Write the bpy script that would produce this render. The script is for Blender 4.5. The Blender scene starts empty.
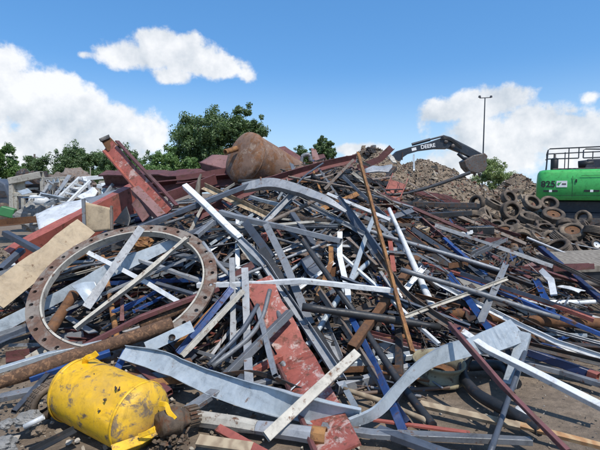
import bpy, math, random
from mathutils import Vector, Matrix, noise as mnoise
random.seed(11)
R = random.Random(5)
scene = bpy.context.scene
COL = scene.collection
rad = math.radians

# ------------------------------------------------------------------ camera
F = 436.0
CAMZ = 1.75
PITCH = math.atan(32 / F)
cd = bpy.data.cameras.new('camera')
cam = bpy.data.objects.new('camera', cd)
COL.objects.link(cam)
cam.location = (0, 0, CAMZ)
cam.rotation_euler = (math.pi / 2 - PITCH, 0, 0)
cd.sensor_width = 36
cd.lens = 36 * F / 600
cd.clip_end = 3000
scene.camera = cam
CP, SP = math.cos(PITCH), math.sin(PITCH)


def ray(u, v):
    a, b = (u - 300) / F, (225 - v) / F
    return Vector((a, CP + b * SP, -SP + b * CP))


def P(u, v, y):
    """world point on the sight line (u, v) at distance y along the yard"""
    d = ray(u, v)
    return Vector((0, 0, CAMZ)) + d * (y / d.y)


# ------------------------------------------------------------------ heap
def H(x, y):
    d = math.sqrt(((x - 0.5) / 5.7) ** 2 + ((y - 9.2) / 5.5) ** 2 + 0.004)
    h = max(0.0, 2.8 * max(0.0, 1 - d) - 0.26)
    d2 = math.sqrt(((x + 3.9) / 2.9) ** 2 + ((y - 7.6) / 2.9) ** 2 + 0.01)
    h += 0.5 * max(0.0, 1 - d2)
    d3 = math.sqrt(((x - 6.0) / 4.6) ** 2 + ((y - 12.6) / 3.4) ** 2 + 0.02)
    h += 1.0 * max(0.0, 1 - d3)
    d4 = math.sqrt(((x - 7.6) / 3.6) ** 2 + ((y - 9.6) / 2.6) ** 2 + 0.02)
    h += 0.5 * max(0.0, 1 - d4)
    return max(h, 0.0)


def hit(u, v, lift=0.0):
    d = ray(u, v)
    y = 1.4
    best, by = 1e9, 9.0
    while y < 19:
        t = y / d.y
        g = CAMZ + d.z * t - H(d.x * t, y) - lift
        if g <= 0:
            return P(u, v, y)
        if g < best and y < 10.5:
            best, by = g, y
        y += 0.03
    return P(u, v, by)


def pt(p):
    if len(p) == 4:
        q = P(p[0], p[1], p[3])
        if q.z < 0.07 and p[1] > 300:      # rest it on the dirt instead of under it
            d = ray(p[0], p[1])
            q = P(p[0], p[1], (0.07 - CAMZ) / d.z * d.y)
        return q
    return hit(p[0], p[1], p[2] if len(p) > 2 else 0.3)


# ------------------------------------------------------------------ materials
def new_mat(name):
    m = bpy.data.materials.new(name)
    m.use_nodes = True
    nt = m.node_tree
    b = nt.nodes['Principled BSDF']
    return m, nt, b


def nd(nt, typ, **kw):
    n = nt.nodes.new(typ)
    for k, v in kw.items():
        if k in n.inputs.keys():
            n.inputs[k].default_value = v
        else:
            setattr(n, k, v)
    return n


def lk(nt, a, b):
    nt.links.new(a, b)


def ramp(nt, fac, stops, interp='LINEAR'):
    r = nt.nodes.new('ShaderNodeValToRGB')
    r.color_ramp.interpolation = interp
    e = r.color_ramp.elements
    while len(e) < len(stops):
        e.new(0.5)
    for i, (p, c) in enumerate(stops):
        e[i].position = p
        e[i].color = (c[0], c[1], c[2], 1) if not isinstance(c, (int, float)) else (c, c, c, 1)
    lk(nt, fac, r.inputs[0])
    return r.outputs[0]


def mix(nt, fac, a, b, mode='MIX'):
    m = nt.nodes.new('ShaderNodeMix')
    m.data_type = 'RGBA'
    m.blend_type = mode
    for sock, val in ((m.inputs[0], fac), (m.inputs[6], a), (m.inputs[7], b)):
        if hasattr(val, 'is_linked') or hasattr(val, 'links'):
            lk(nt, val, sock)
        else:
            sock.default_value = val if isinstance(val, (int, float)) else (val[0], val[1], val[2], 1)
    return m.outputs[2]


def coords(nt):
    tc = nt.nodes.new('ShaderNodeTexCoord')
    oi = nt.nodes.new('ShaderNodeObjectInfo')
    ml = nd(nt, 'ShaderNodeMath', operation='MULTIPLY')
    lk(nt, oi.outputs['Random'], ml.inputs[0])
    ml.inputs[1].default_value = 37.0
    ad = nd(nt, 'ShaderNodeVectorMath', operation='ADD')
    lk(nt, tc.outputs['Object'], ad.inputs[0])
    lk(nt, ml.outputs[0], ad.inputs[1])
    return ad.outputs[0], oi.outputs['Random']


def noise(nt, vec, scale, detail=6, rough=0.6, dist=0.0):
    n = nd(nt, 'ShaderNodeTexNoise', Scale=scale, Detail=detail, Roughness=rough, Distortion=dist)
    lk(nt, vec, n.inputs['Vector'])
    return n.outputs['Fac']


def bump(nt, h, b, strength=0.3, dist=0.01):
    n = nd(nt, 'ShaderNodeBump', Strength=strength, Distance=dist)
    lk(nt, h, n.inputs['Height'])
    lk(nt, n.outputs[0], b.inputs['Normal'])


def metal(name, base, alt, rust=0.3, rough=0.5, metallic=0.3, rustcol=(0.13, 0.055, 0.025), pale=None, vary=0.35, bs=0.25, rsc=11.0, dust=0.35):
    """worn painted or bare steel: two tones, rust blotches, scuffs, dust"""
    m, nt, b = new_mat(name)
    vec, rnd = coords(nt)
    n1 = noise(nt, vec, 2.3, 8, 0.65)
    c = ramp(nt, n1, [(0.3, base), (0.7, alt)])
    if pale:
        np_ = noise(nt, vec, 5.0, 10, 0.75, 0.6)
        c = mix(nt, ramp(nt, np_, [(0.54, 0), (0.6, 1)]), c, pale)
    n2 = noise(nt, vec, rsc, 10, 0.72, 0.3)
    t = 0.655 - rust * 0.42
    rmask = ramp(nt, n2, [(t, 0), (t + 0.09, 1)])
    n3 = noise(nt, vec, 22, 6, 0.7)
    rc = ramp(nt, n3, [(0.3, [k * 0.55 for k in rustcol]), (0.62, rustcol), (0.8, [k * 1.7 for k in rustcol])])
    c = mix(nt, rmask, c, rc)
    nz = noise(nt, vec, 1.7, 9, 0.75)
    c = mix(nt, ramp(nt, nz, [(0.52, 0), (0.75, dust)]), c, (0.17, 0.135, 0.10))
    ng = noise(nt, vec, 6.5, 10, 0.78, 0.5)
    c = mix(nt, 1.0, c, ramp(nt, ng, [(0.30, 0.45), (0.47, 0.92), (0.66, 1.12)]), 'MULTIPLY')
    v1 = nd(nt, 'ShaderNodeMapRange')
    lk(nt, rnd, v1.inputs[0])
    v1.inputs[3].default_value = 1 - vary
    v1.inputs[4].default_value = 1 + vary * 0.45
    cb = nt.nodes.new('ShaderNodeCombineColor')
    for i in range(3):
        lk(nt, v1.outputs[0], cb.inputs[i])
    c = mix(nt, 1.0, c, cb.outputs[0], 'MULTIPLY')
    lk(nt, c, b.inputs['Base Color'])
    mr = nd(nt, 'ShaderNodeMapRange')
    lk(nt, rmask, mr.inputs[0])
    mr.inputs[3].default_value = metallic
    mr.inputs[4].default_value = 0.0
    lk(nt, mr.outputs[0], b.inputs['Metallic'])
    rr = ramp(nt, n3, [(0.25, rough - 0.12), (0.75, min(1, rough + 0.2))])
    rr = mix(nt, rmask, rr, (0.9, 0.9, 0.9))
    lk(nt, rr, b.inputs['Roughness'])
    nb = noise(nt, vec, 9, 8, 0.7)
    bump(nt, nb, b, bs, 0.015)
    return m


M = {}
M['galv'] = metal('galvanised_steel', (0.38, 0.395, 0.415), (0.25, 0.265, 0.285), 0.18, 0.5, 0.25, dust=0.25)
M['grey'] = metal('grey_painted_steel', (0.245, 0.26, 0.28), (0.165, 0.175, 0.19), 0.2, 0.5, 0.25)
M['slate'] = metal('slate_blue_steel', (0.105, 0.125, 0.16), (0.07, 0.082, 0.105), 0.15, 0.45, 0.2)
M['white'] = metal('white_painted_metal', (0.74, 0.75, 0.75), (0.58, 0.60, 0.61), 0.14, 0.45, 0.05, vary=0.2, dust=0.2)
M['pale'] = metal('pale_blue_sheet', (0.45, 0.495, 0.525), (0.33, 0.375, 0.405), 0.1, 0.38, 0.25, vary=0.2, dust=0.25)
M['cream'] = metal('cream_weathered_paint', (0.52, 0.49, 0.42), (0.38, 0.35, 0.30), 0.22, 0.6, 0.0, vary=0.15)
M['black'] = metal('black_greasy_steel', (0.022, 0.024, 0.028), (0.045, 0.047, 0.05), 0.22, 0.45, 0.2, rustcol=(0.07, 0.035, 0.02), dust=0.3)
M['dark'] = metal('dark_bare_steel', (0.075, 0.075, 0.08), (0.045, 0.043, 0.043), 0.45, 0.5, 0.4, rustcol=(0.075, 0.042, 0.028))
M['rust'] = metal('brown_rusted_steel', (0.16, 0.075, 0.038), (0.10, 0.05, 0.03), 0.6, 0.85, 0.0, rustcol=(0.19, 0.085, 0.035), bs=0.5)
M['ochre'] = metal('ochre_rusted_steel', (0.36, 0.18, 0.06), (0.25, 0.115, 0.04), 0.45, 0.8, 0.0, rustcol=(0.20, 0.09, 0.04), bs=0.5, vary=0.1)
M['scale'] = metal('flaking_rust_scale', (0.30, 0.165, 0.085), (0.19, 0.10, 0.055), 0.6, 0.95, 0.0, rustcol=(0.13, 0.07, 0.04), bs=1.0, rsc=26, vary=0.1)
M['red'] = metal('red_oxide_paint', (0.36, 0.10, 0.07), (0.27, 0.075, 0.055), 0.25, 0.5, 0.0, rustcol=(0.14, 0.05, 0.03), pale=None, vary=0.2)
M['redscuff'] = metal('scuffed_red_oxide_paint', (0.37, 0.105, 0.075), (0.28, 0.075, 0.055), 0.32, 0.5, 0.0, rustcol=(0.15, 0.06, 0.04), pale=(0.48, 0.34, 0.30), vary=0.05)
M['maroon'] = metal('maroon_primer', (0.165, 0.058, 0.055), (0.115, 0.043, 0.043), 0.3, 0.55, 0.0, rustcol=(0.11, 0.05, 0.035), vary=0.25)
M['pink'] = metal('faded_and_lit_maroon', (0.24, 0.125, 0.115), (0.17, 0.085, 0.082), 0.25, 0.6, 0.0, vary=0.15)  # faded primer, also the lit tone of the box section's top
M['blue'] = metal('blue_enamel', (0.022, 0.08, 0.27), (0.018, 0.055, 0.18), 0.25, 0.4, 0.0, vary=0.2, dust=0.2)
M['navy'] = metal('navy_enamel', (0.014, 0.028, 0.10), (0.010, 0.02, 0.06), 0.18, 0.42, 0.0, vary=0.2)
M['sand'] = metal('sand_coloured_plate', (0.46, 0.36, 0.235), (0.37, 0.28, 0.18), 0.1, 0.65, 0.0, vary=0.03, dust=0.1)
M['taupe'] = metal('taupe_weathered_steel', (0.20, 0.165, 0.14), (0.15, 0.12, 0.10), 0.3, 0.7, 0.0)
M['tank'] = metal('rusted_tank_shell', (0.24, 0.145, 0.10), (0.155, 0.095, 0.07), 0.42, 0.85, 0.0, rustcol=(0.22, 0.10, 0.045), pale=(0.30, 0.22, 0.165), vary=0.0, bs=0.5, rsc=4.5, dust=0.2)
M['yellow'] = metal('chipped_yellow_paint', (0.80, 0.47, 0.012), (0.70, 0.39, 0.010), 0.26, 0.45, 0.0, rustcol=(0.22, 0.15, 0.085), vary=0.0, rsc=10, dust=0.55, bs=0.2)
M['yellowmud'] = metal('muddy_yellow_paint', (0.78, 0.46, 0.02), (0.62, 0.36, 0.03), 0.40, 0.5, 0.0, rustcol=(0.24, 0.17, 0.10), vary=0.0, rsc=9, dust=0.6, bs=0.2)
M['ring'] = metal('weathered_flange_steel', (0.235, 0.205, 0.175), (0.16, 0.13, 0.11), 0.5, 0.7, 0.0, rustcol=(0.15, 0.085, 0.06), vary=0.0, rsc=4)
M['rim'] = metal('olive_rim_paint', (0.30, 0.265, 0.17), (0.22, 0.19, 0.12), 0.28, 0.65, 0.0, rustcol=(0.11, 0.075, 0.05), vary=0.0)
M['green'] = metal('green_machine_paint', (0.06, 0.43, 0.10), (0.055, 0.39, 0.09), 0.02, 0.35, 0.0, vary=0.0, dust=0.2, bs=0.05)
M['deere'] = metal('dark_blue_grey_machine_paint', (0.022, 0.03, 0.045), (0.018, 0.024, 0.034), 0.1, 0.4, 0.0, vary=0.0, dust=0.4)
M['bucket'] = metal('worn_bucket_steel', (0.14, 0.13, 0.125), (0.09, 0.085, 0.08), 0.35, 0.5, 0.3, vary=0.0)
M['grease'] = metal('oily_cast_iron', (0.10, 0.072, 0.05), (0.15, 0.11, 0.075), 0.3, 0.6, 0.2, vary=0.0, bs=0.8)


def plain(name, base, rough=0.7, metallic=0.0):
    m, nt, b = new_mat(name)
    vec, _ = coords(nt)
    n = noise(nt, vec, 6, 6)
    c = ramp(nt, n, [(0.3, [k * 0.85 for k in base]), (0.7, [min(1, k * 1.12) for k in base])])
    lk(nt, c, b.inputs['Base Color'])
    b.inputs['Roughness'].default_value = rough
    b.inputs['Metallic'].default_value = metallic
    return m


M['letter'] = plain('white_lettering', (0.78, 0.78, 0.78))
M['number'] = plain('black_lettering', (0.015, 0.016, 0.018), 0.5)
M['greenplain'] = plain('green_plastic', (0.03, 0.16, 0.05), 0.5)


def wood(name, a, b_):
    m, nt, b = new_mat(name)
    vec, _ = coords(nt)
    mp = nd(nt, 'ShaderNodeMapping')
    mp.inputs['Scale'].default_value = (7, 7, 7)
    lk(nt, vec, mp.inputs[0])
    w = nd(nt, 'ShaderNodeTexWave', Scale=0.5, Distortion=14.0, Detail=6)
    lk(nt, mp.outputs[0], w.inputs[0])
    c = ramp(nt, w.outputs['Fac'], [(0.1, a), (0.9, b_)])
    n = noise(nt, vec, 3, 8, 0.7)
    c = mix(nt, ramp(nt, n, [(0.5, 0), (0.75, 0.7)]), c, [k * 0.45 for k in a])
    lk(nt, c, b.inputs['Base Color'])
    b.inputs['Roughness'].default_value = 0.85
    bump(nt, n, b, 0.25, 0.006)
    return m


M['timber'] = wood('weathered_timber', (0.27, 0.20, 0.13), (0.38, 0.30, 0.20))
M['greywood'] = wood('grey_timber', (0.17, 0.145, 0.115), (0.24, 0.21, 0.17))
M['board'] = wood('orange_board', (0.38, 0.20, 0.09), (0.45, 0.29, 0.15))


def island(name, stops, rough=0.9, nscale=9.0, bs=0.4):
    """loose bits: every separate bit takes one tone of the ramp"""
    m, nt, b = new_mat(name)
    g = nt.nodes.new('ShaderNodeNewGeometry')
    c = ramp(nt, g.outputs['Random Per Island'], stops, 'CONSTANT')
    tc = nt.nodes.new('ShaderNodeTexCoord')
    n = noise(nt, tc.outputs['Object'], nscale, 6, 0.7)
    c = mix(nt, 1.0, c, ramp(nt, n, [(0.25, 0.6), (0.75, 1.25)]), 'MULTIPLY')
    lk(nt, c, b.inputs['Base Color'])
    b.inputs['Roughness'].default_value = rough
    bump(nt, n, b, bs, 0.02)
    return m


M['bits'] = island('mixed_scrap_bits', [(0, (0.05, 0.045, 0.042)), (0.28, (0.10, 0.065, 0.045)), (0.48, (0.03, 0.03, 0.033)), (0.62, (0.17, 0.16, 0.155)), (0.72, (0.15, 0.07, 0.04)), (0.82, (0.07, 0.08, 0.10)), (0.9, (0.32, 0.31, 0.29)), (0.94, (0.20, 0.05, 0.035)), (0.97, (0.03, 0.07, 0.2))])
M['bits2'] = island('mixed_bar_offcuts', [(0, (0.06, 0.058, 0.058)), (0.25, (0.11, 0.07, 0.05)), (0.42, (0.035, 0.036, 0.04)), (0.56, (0.19, 0.195, 0.21)), (0.70, (0.10, 0.12, 0.16)), (0.8, (0.12, 0.045, 0.04)), (0.88, (0.34, 0.34, 0.35)), (0.93, (0.03, 0.06, 0.17)), (0.965, (0.22, 0.06, 0.04))], 0.6)
M['brownbits'] = island('rusty_brown_bits', [(0, (0.12, 0.075, 0.048)), (0.25, (0.075, 0.055, 0.042)), (0.45, (0.17, 0.10, 0.06)), (0.6, (0.05, 0.045, 0.042)), (0.75, (0.14, 0.12, 0.10)), (0.85, (0.10, 0.04, 0.035)), (0.93, (0.24, 0.22, 0.20))])
M['shred'] = island('shredded_debris_bits', [(0, (0.17, 0.13, 0.095)), (0.22, (0.25, 0.195, 0.135)), (0.42, (0.12, 0.09, 0.07)), (0.56, (0.20, 0.155, 0.11)), (0.7, (0.32, 0.265, 0.20)), (0.8, (0.10, 0.085, 0.075)), (0.88, (0.21, 0.11, 0.075)), (0.93, (0.42, 0.40, 0.37)), (0.975, (0.15, 0.05, 0.04))])
M['stone'] = island('rubble_stone', [(0, (0.22, 0.18, 0.135)), (0.3, (0.30, 0.255, 0.20)), (0.5, (0.15, 0.12, 0.09)), (0.65, (0.36, 0.32, 0.26)), (0.8, (0.20, 0.15, 0.11)), (0.92, (0.45, 0.41, 0.36))], nscale=20)


def dirt(name, a, b_, c3, sc=0.9):
    m, nt, b = new_mat(name)
    tc = nt.nodes.new('ShaderNodeTexCoord')
    v = tc.outputs['Object']
    n1 = noise(nt, v, sc, 10, 0.7)
    n2 = noise(nt, v, sc * 14, 8, 0.7)
    c = ramp(nt, n1, [(0.32, a), (0.52, b_), (0.72, c3)])
    c = mix(nt, 1.0, c, ramp(nt, n2, [(0.3, 0.6), (0.7, 1.3)]), 'MULTIPLY')
    lk(nt, c, b.inputs['Base Color'])
    b.inputs['Roughness'].default_value = 0.95
    s = nd(nt, 'ShaderNodeMath', operation='ADD')
    lk(nt, n1, s.inputs[0])
    lk(nt, n2, s.inputs[1])
    bump(nt, s.outputs[0], b, 0.7, 0.05)
    return m


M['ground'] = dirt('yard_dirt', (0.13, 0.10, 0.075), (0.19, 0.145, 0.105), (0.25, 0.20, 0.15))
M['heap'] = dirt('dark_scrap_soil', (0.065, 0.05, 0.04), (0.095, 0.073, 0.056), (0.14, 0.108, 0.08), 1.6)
M['moundsoil'] = dirt('brown_debris_soil', (0.13, 0.10, 0.07), (0.20, 0.15, 0.105), (0.25, 0.20, 0.14), 0.7)
M['greysoil'] = dirt('grey_ash_soil', (0.20, 0.20, 0.19), (0.26, 0.255, 0.245), (0.30, 0.29, 0.27), 0.9)


def rubber(name, dusty):
    m, nt, b = new_mat(name)
    vec, rnd = coords(nt)
    n = noise(nt, vec, 4, 8, 0.7)
    c = ramp(nt, n, [(0.30, (0.024, 0.022, 0.021)), (0.48, [k * 0.4 for k in dusty]), (0.66, dusty)])
    lk(nt, c, b.inputs['Base Color'])
    b.inputs['Roughness'].default_value = 0.8
    n2 = noise(nt, vec, 40, 4)
    bump(nt, n2, b, 0.4, 0.01)
    return m


M['rubber'] = rubber('dusty_black_rubber', (0.17, 0.125, 0.09))
M['rubberdust'] = rubber('brown_dusty_rubber', (0.25, 0.19, 0.135))


def leaf(name, a, b_):
    m, nt, b = new_mat(name)
    g = nt.nodes.new('ShaderNodeNewGeometry')
    c = ramp(nt, g.outputs['Random Per Island'], [(0.0, a), (1.0, b_)])
    lk(nt, c, b.inputs['Base Color'])
    b.inputs['Roughness'].default_value = 0.55
    tr = nt.nodes.new('ShaderNodeBsdfTranslucent')
    lk(nt, mix(nt, 1.0, c, (1.2, 1.3, 0.6), 'MULTIPLY'), tr.inputs[0])
    ms = nt.nodes.new('ShaderNodeMixShader')
    ms.inputs[0].default_value = 0.25
    lk(nt, b.outputs[0], ms.inputs[1])
    lk(nt, tr.outputs[0], ms.inputs[2])
    lk(nt, ms.outputs[0], nt.nodes['Material Output'].inputs[0])
    return m


M['leafdark'] = leaf('dark_green_leaves', (0.055, 0.10, 0.036), (0.125, 0.19, 0.07))
M['leafmid'] = leaf('mid_green_leaves', (0.075, 0.145, 0.036), (0.14, 0.23, 0.065))
M['leafpale'] = leaf('pale_green_leaves', (0.16, 0.22, 0.075), (0.25, 0.31, 0.12))
M['bark'] = plain('brown_bark', (0.10, 0.075, 0.055), 0.95)
M['polewood'] = plain('weathered_pole', (0.16, 0.13, 0.11), 0.9)


# ------------------------------------------------------------------ mesh helpers
class MB:
    def __init__(s):
        s.v, s.f, s.sm = [], [], []

    def add(s, vs, fs, smooth=False):
        o = len(s.v)
        s.v += [Vector(p) for p in vs]
        for f in fs:
            s.f.append(tuple(i + o for i in f))
            s.sm.append(smooth)

    def box(s, c, size, rot=None, taper=1.0):
        hx, hy, hz = size[0] / 2, size[1] / 2, size[2] / 2
        vs = []
        for z in (-1, 1):
            t = taper if z > 0 else 1
            for x, y in ((-1, -1), (1, -1), (1, 1), (-1, 1)):
                p = Vector((x * hx * t, y * hy * t, z * hz))
                if rot is not None:
                    p = rot @ p
                vs.append(p + Vector(c))
        s.add(vs, [(0, 3, 2, 1), (4, 5, 6, 7), (0, 1, 5, 4), (1, 2, 6, 5), (2, 3, 7, 6), (3, 0, 4, 7)])

    def build(s, name, mat, parent=None, bevel=0.0):
        c = Vector((0, 0, 0))
        if s.v:
            lo = Vector([min(p[i] for p in s.v) for i in range(3)])
            hi = Vector([max(p[i] for p in s.v) for i in range(3)])
            c = (lo + hi) / 2
        me = bpy.data.meshes.new(name)
        me.from_pydata([p - c for p in s.v], [], s.f)
        me.polygons.foreach_set('use_smooth', s.sm)
        me.materials.append(mat)
        me.update()
        o = bpy.data.objects.new(name, me)
        COL.objects.link(o)
        if parent is not None:
            o.parent = parent
            pm = parent
            off = Vector((0, 0, 0))
            while pm is not None:
                off += Vector(pm.location)
                pm = pm.parent
            o.location = c - off
        else:
            o.location = c
        if bevel > 0:
            bv = o.modifiers.new('bevel', 'BEVEL')
            bv.width = bevel
            bv.segments = 2
            bv.limit_method = 'ANGLE'
        return o


def tag(o, label=None, cat=None, group=None, kind=None):
    if label: o['label'] = label
    if cat: o['category'] = cat
    if group: o['group'] = group
    if kind: o['kind'] = kind
    elif cat: o['kind'] = 'thing'
    return o


def empty(name, loc, label, cat, group=None):
    o = bpy.data.objects.new(name, None)
    o.empty_display_size = 0.2
    COL.objects.link(o)
    o.location = loc
    return tag(o, label, cat, group)


def rectloop(w, h, c=0.0):
    a, b = w / 2, h / 2
    if c <= 0:
        return [(-a, -b), (a, -b), (a, b), (-a, b)]
    return [(-a + c, -b), (a - c, -b), (a, -b + c), (a, b - c), (a - c, b), (-a + c, b), (-a, b - c), (-a, -b + c)]


def circ(r, n=14):
    return [(r * math.cos(2 * math.pi * i / n), r * math.sin(2 * math.pi * i / n)) for i in range(n)]


def profile(kind, w, h, t=None):
    """outer loop, inner loop or None, smooth"""
    if kind == 'box':
        t = t or min(w, h) * 0.08
        ch = min(w, h) * 0.07
        return rectloop(w, h, ch), rectloop(w - 2 * t, h - 2 * t, ch), False
    if kind == 'flat':
        return rectloop(w, h), None, False
    if kind == 'pipe':
        return circ(w / 2, 18), circ(w / 2 * 0.84, 18), True
    if kind == 'rod':
        return circ(w / 2, 10), None, True
    if kind == 'oct':
        return circ(w / 2, 8), circ(w / 2 * 0.9, 8), False
    a, b = w / 2, h / 2
    t = t or max(0.006, min(w, h) * 0.10)
    if kind == 'angle':
        return [(-a, -b), (a, -b), (a, -b + t), (-a + t, -b + t), (-a + t, b), (-a, b)], None, False
    if kind == 'chan':      # web at the bottom, two flanges standing up
        return [(-a, -b), (a, -b), (a, b), (a - t, b), (a - t, -b + t), (-a + t, -b + t), (-a + t, b), (-a, b)], None, False
    if kind == 'chandown':  # web on top, flanges hang
        return [(-a, b), (-a, -b), (-a + t, -b), (-a + t, b - t), (a - t, b - t), (a - t, -b), (a, -b), (a, b)], None, False
    if kind == 'ibeam':     # web across, flanges at +-a
        g = t
        return [(-a, -b), (-a + g, -b), (-a + g, -g / 2), (a - g, -g / 2), (a - g, -b), (a, -b), (a, b), (a - g, b), (a - g, g / 2), (-a + g, g / 2), (-a + g, b), (-a, b)], None, False
    raise ValueError(kind)


def smooth_path(ps, n=8):
    if len(ps) < 3:
        return ps
    q = [ps[0] * 2 - ps[1]] + ps + [ps[-1] * 2 - ps[-2]]
    out = []
    for i in range(1, len(q) - 2):
        for k in range(n):
            t = k / n
            a, b, c, d = q[i - 1], q[i], q[i + 1], q[i + 2]
            out.append(0.5 * ((2 * b) + (c - a) * t + (2 * a - 5 * b + 4 * c - d) * t * t + (3 * b - a - 3 * c + d) * t ** 3))
    out.append(ps[-1])
    return out


def subdivide(ps, step):
    out = []
    for a, b in zip(ps[:-1], ps[1:]):
        n = max(1, int((b - a).length / step))
        for k in range(n):
            out.append(a.lerp(b, k / n))
    out.append(ps[-1])
    return out


def sweep(mb, prof, ps, roll=0.0, ref='z', scales=None, rolls=None, wob=0.0, seed=0):
    outer, inner, sm = prof
    n = len(ps)
    camp = Vector((0, 0, CAMZ))
    rr = random.Random(seed)
    ph = Vector((rr.uniform(0, 50), rr.uniform(0, 50), rr.uniform(0, 50)))
    if wob:
        ps = [p + mnoise.noise_vector(p * 1.3 + ph) * wob for p in ps]
    rings = []
    prevN = None
    for i in range(n):
        T = (ps[min(i + 1, n - 1)] - ps[max(i - 1, 0)]).normalized()
        if ref == 'cam':
            N = (camp - ps[i]).normalized()
        elif isinstance(ref, Vector):
            N = ref.copy()
        else:
            N = Vector((0, 0, 1)) if abs(T.z) < 0.93 else Vector((0, -1, 0))
        N = (N - T * N.dot(T))
        if N.length < 1e-4:
            N = T.orthogonal()
        N.normalize()
        A = T.cross(N).normalized()
        r = roll if rolls is None else rolls[min(len(rolls) - 1, 0)] + (rolls[-1] - rolls[0]) * i / max(1, n - 1)
        if r:
            q = Matrix.Rotation(r, 3, T)
            N, A = q @ N, q @ A
        if scales is None:
            sc = 1
        else:
            x = i / max(1, n - 1) * (len(scales) - 1)
            k = min(int(x), len(scales) - 2)
            sc = scales[k] + (scales[k + 1] - scales[k]) * (x - k)
        if wob:
            k1 = mnoise.noise(ps[i] * 3.1 + ph)
            k2 = mnoise.noise(ps[i] * 4.3 - ph)
            A = A * (1 - 0.45 * max(0, k1 - 0.18))
            N = N * (1 - 0.8 * max(0, k2 - 0.22))
            q = Matrix.Rotation(0.25 * mnoise.noise(ps[i] * 1.1 + ph), 3, T)
            A, N = q @ A, q @ N
        rings.append((ps[i], A * sc, N * sc))

    def ringv(loop):
        return [[p + A * a + N * b for a, b in loop] for p, A, N in rings]
    m = len(outer)
    vs = [p for rg in ringv(outer) for p in rg]
    fs = []
    for i in range(n - 1):
        for j in range(m):
            k = (j + 1) % m
            fs.append((i * m + j, i * m + k, (i + 1) * m + k, (i + 1) * m + j))
    if inner is None:
        mb.add(vs, fs, sm)
        e = vs[:m], vs[-m:]
        mb.add(e[0], [tuple(reversed(range(m)))])
        mb.add(e[1], [tuple(range(m))])
    else:
        o = len(vs)
        vs2 = [p for rg in ringv(inner) for p in rg]
        for i in range(n - 1):
            for j in range(m):
                k = (j + 1) % m
                fs.append((o + i * m + k, o + i * m + j, o + (i + 1) * m + j, o + (i + 1) * m + k))
        for j in range(m):
            k = (j + 1) % m
            fs.append((j, o + j, o + k, k))
            e = (n - 1) * m
            fs.append((e + k, o + e + k, o + e + j, e + j))
        mb.add(vs + vs2, fs, sm)


def lathe(mb, prof, origin, axis, n=32, smooth=True, closed=False):
    """prof: (radius, along-axis) pairs"""
    ax = Vector(axis).normalized()
    a = ax.orthogonal().normalized()
    b = ax.cross(a)
    vs, fs = [], []
    m = len(prof)
    for i in range(n):
        t = 2 * math.pi * i / n
        d = a * math.cos(t) + b * math.sin(t)
        for r, h in prof:
            vs.append(Vector(origin) + d * r + ax * h)
    last = m if closed else m - 1
    for i in range(n):
        j = (i + 1) % n
        for k in range(last):
            k2 = (k + 1) % m
            fs.append((i * m + k, j * m + k, j * m + k2, i * m + k2))
    mb.add(vs, fs, smooth)


def px(n, d):
    return n * d / F


ITEMS = []


def beam(name, kind, mat, pts, size, label, cat, ref='z', roll=0.0, bend=False, scales=None, rolls=None, wob=None, group=None, step=0.13, mb_only=False, parent=None):
    """one steel member: pts are sight lines with a height above the heap, size is its apparent width and depth"""
    ps = [pt(p) for p in pts]
    mid = sum((p.y for p in ps)) / len(ps)
    w = px(size[0], mid)
    h = px(size[1], mid) if len(size) > 1 else w
    L = (ps[-1] - ps[0]).length
    if bend:
        ps = smooth_path(ps, 8)
    else:
        ps = subdivide(ps, step)
    mb = MB()
    sweep(mb, profile(kind, w, h), ps, roll, ref, scales, rolls, (0.005 if wob is None else wob) * min(2.5, L), seed=len(ITEMS))
    o = mb.build(name, M[mat], parent)
    if parent is None:
        tag(o, label, cat, group)
        ITEMS.append(o)
    return o


def chunk(mb, c, s, rr, flat=1.0):
    """one irregular torn lump, strip or flake"""
    rot = Matrix.Rotation(rr.uniform(0, 6.3), 3, 'Z') @ Matrix.Rotation(rr.gauss(0, 0.7), 3, 'X') @ Matrix.Rotation(rr.gauss(0, 0.7), 3, 'Y')
    ax, ay, az = 1.0, rr.uniform(0.25, 0.95), rr.uniform(0.08, 0.7) * flat
    n = rr.choice((4, 5, 5, 6))
    a0 = rr.uniform(0, 6)
    lo, hi = [], []
    for i in range(n):
        a = a0 + 6.283 * (i + rr.uniform(-0.3, 0.3)) / n
        r1, r2 = rr.uniform(0.6, 1.1), rr.uniform(0.35, 0.95)
        lo.append(rot @ Vector((ax * r1 * math.cos(a), ay * r1 * math.sin(a), -az * rr.uniform(0.5, 1))) * s + Vector(c))
        hi.append(rot @ Vector((ax * r2 * math.cos(a), ay * r2 * math.sin(a), az * rr.uniform(0.3, 1))) * s + Vector(c))
    mb.add(lo + hi, [tuple(range(n, 2 * n))] + [(i, (i + 1) % n, n + (i + 1) % n, n + i) for i in range(n)] + [tuple(reversed(range(n)))])


def rock(name, mat, c, size, label, cat, seed, group=None):
    mb = MB()
    rr = random.Random(seed)
    n, m = 28, 18
    vs, fs = [], []
    off = Vector((seed * 3.1, seed * 1.7, 0))
    for i in range(m + 1):
        th = math.pi * i / m
        for j in range(n):
            ph = 2 * math.pi * j / n
            d = Vector((math.sin(th) * math.cos(ph), math.sin(th) * math.sin(ph), math.cos(th)))
            k = 1 + 0.45 * mnoise.noise(d * 1.4 + off) + 0.25 * mnoise.noise(d * 3.5 + off) + 0.14 * mnoise.noise(d * 8 + off)
            vs.append(Vector(c) + Vector((d.x * size[0], d.y * size[1], d.z * size[2])) * k)
    for i in range(m):
        for j in range(n):
            k = (j + 1) % n
            fs.append((i * n + j, (i + 1) * n + j, (i + 1) * n + k, i * n + k))
    mb.add(vs, fs)
    return tag(mb.build(name, mat), label, cat, group)


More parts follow.
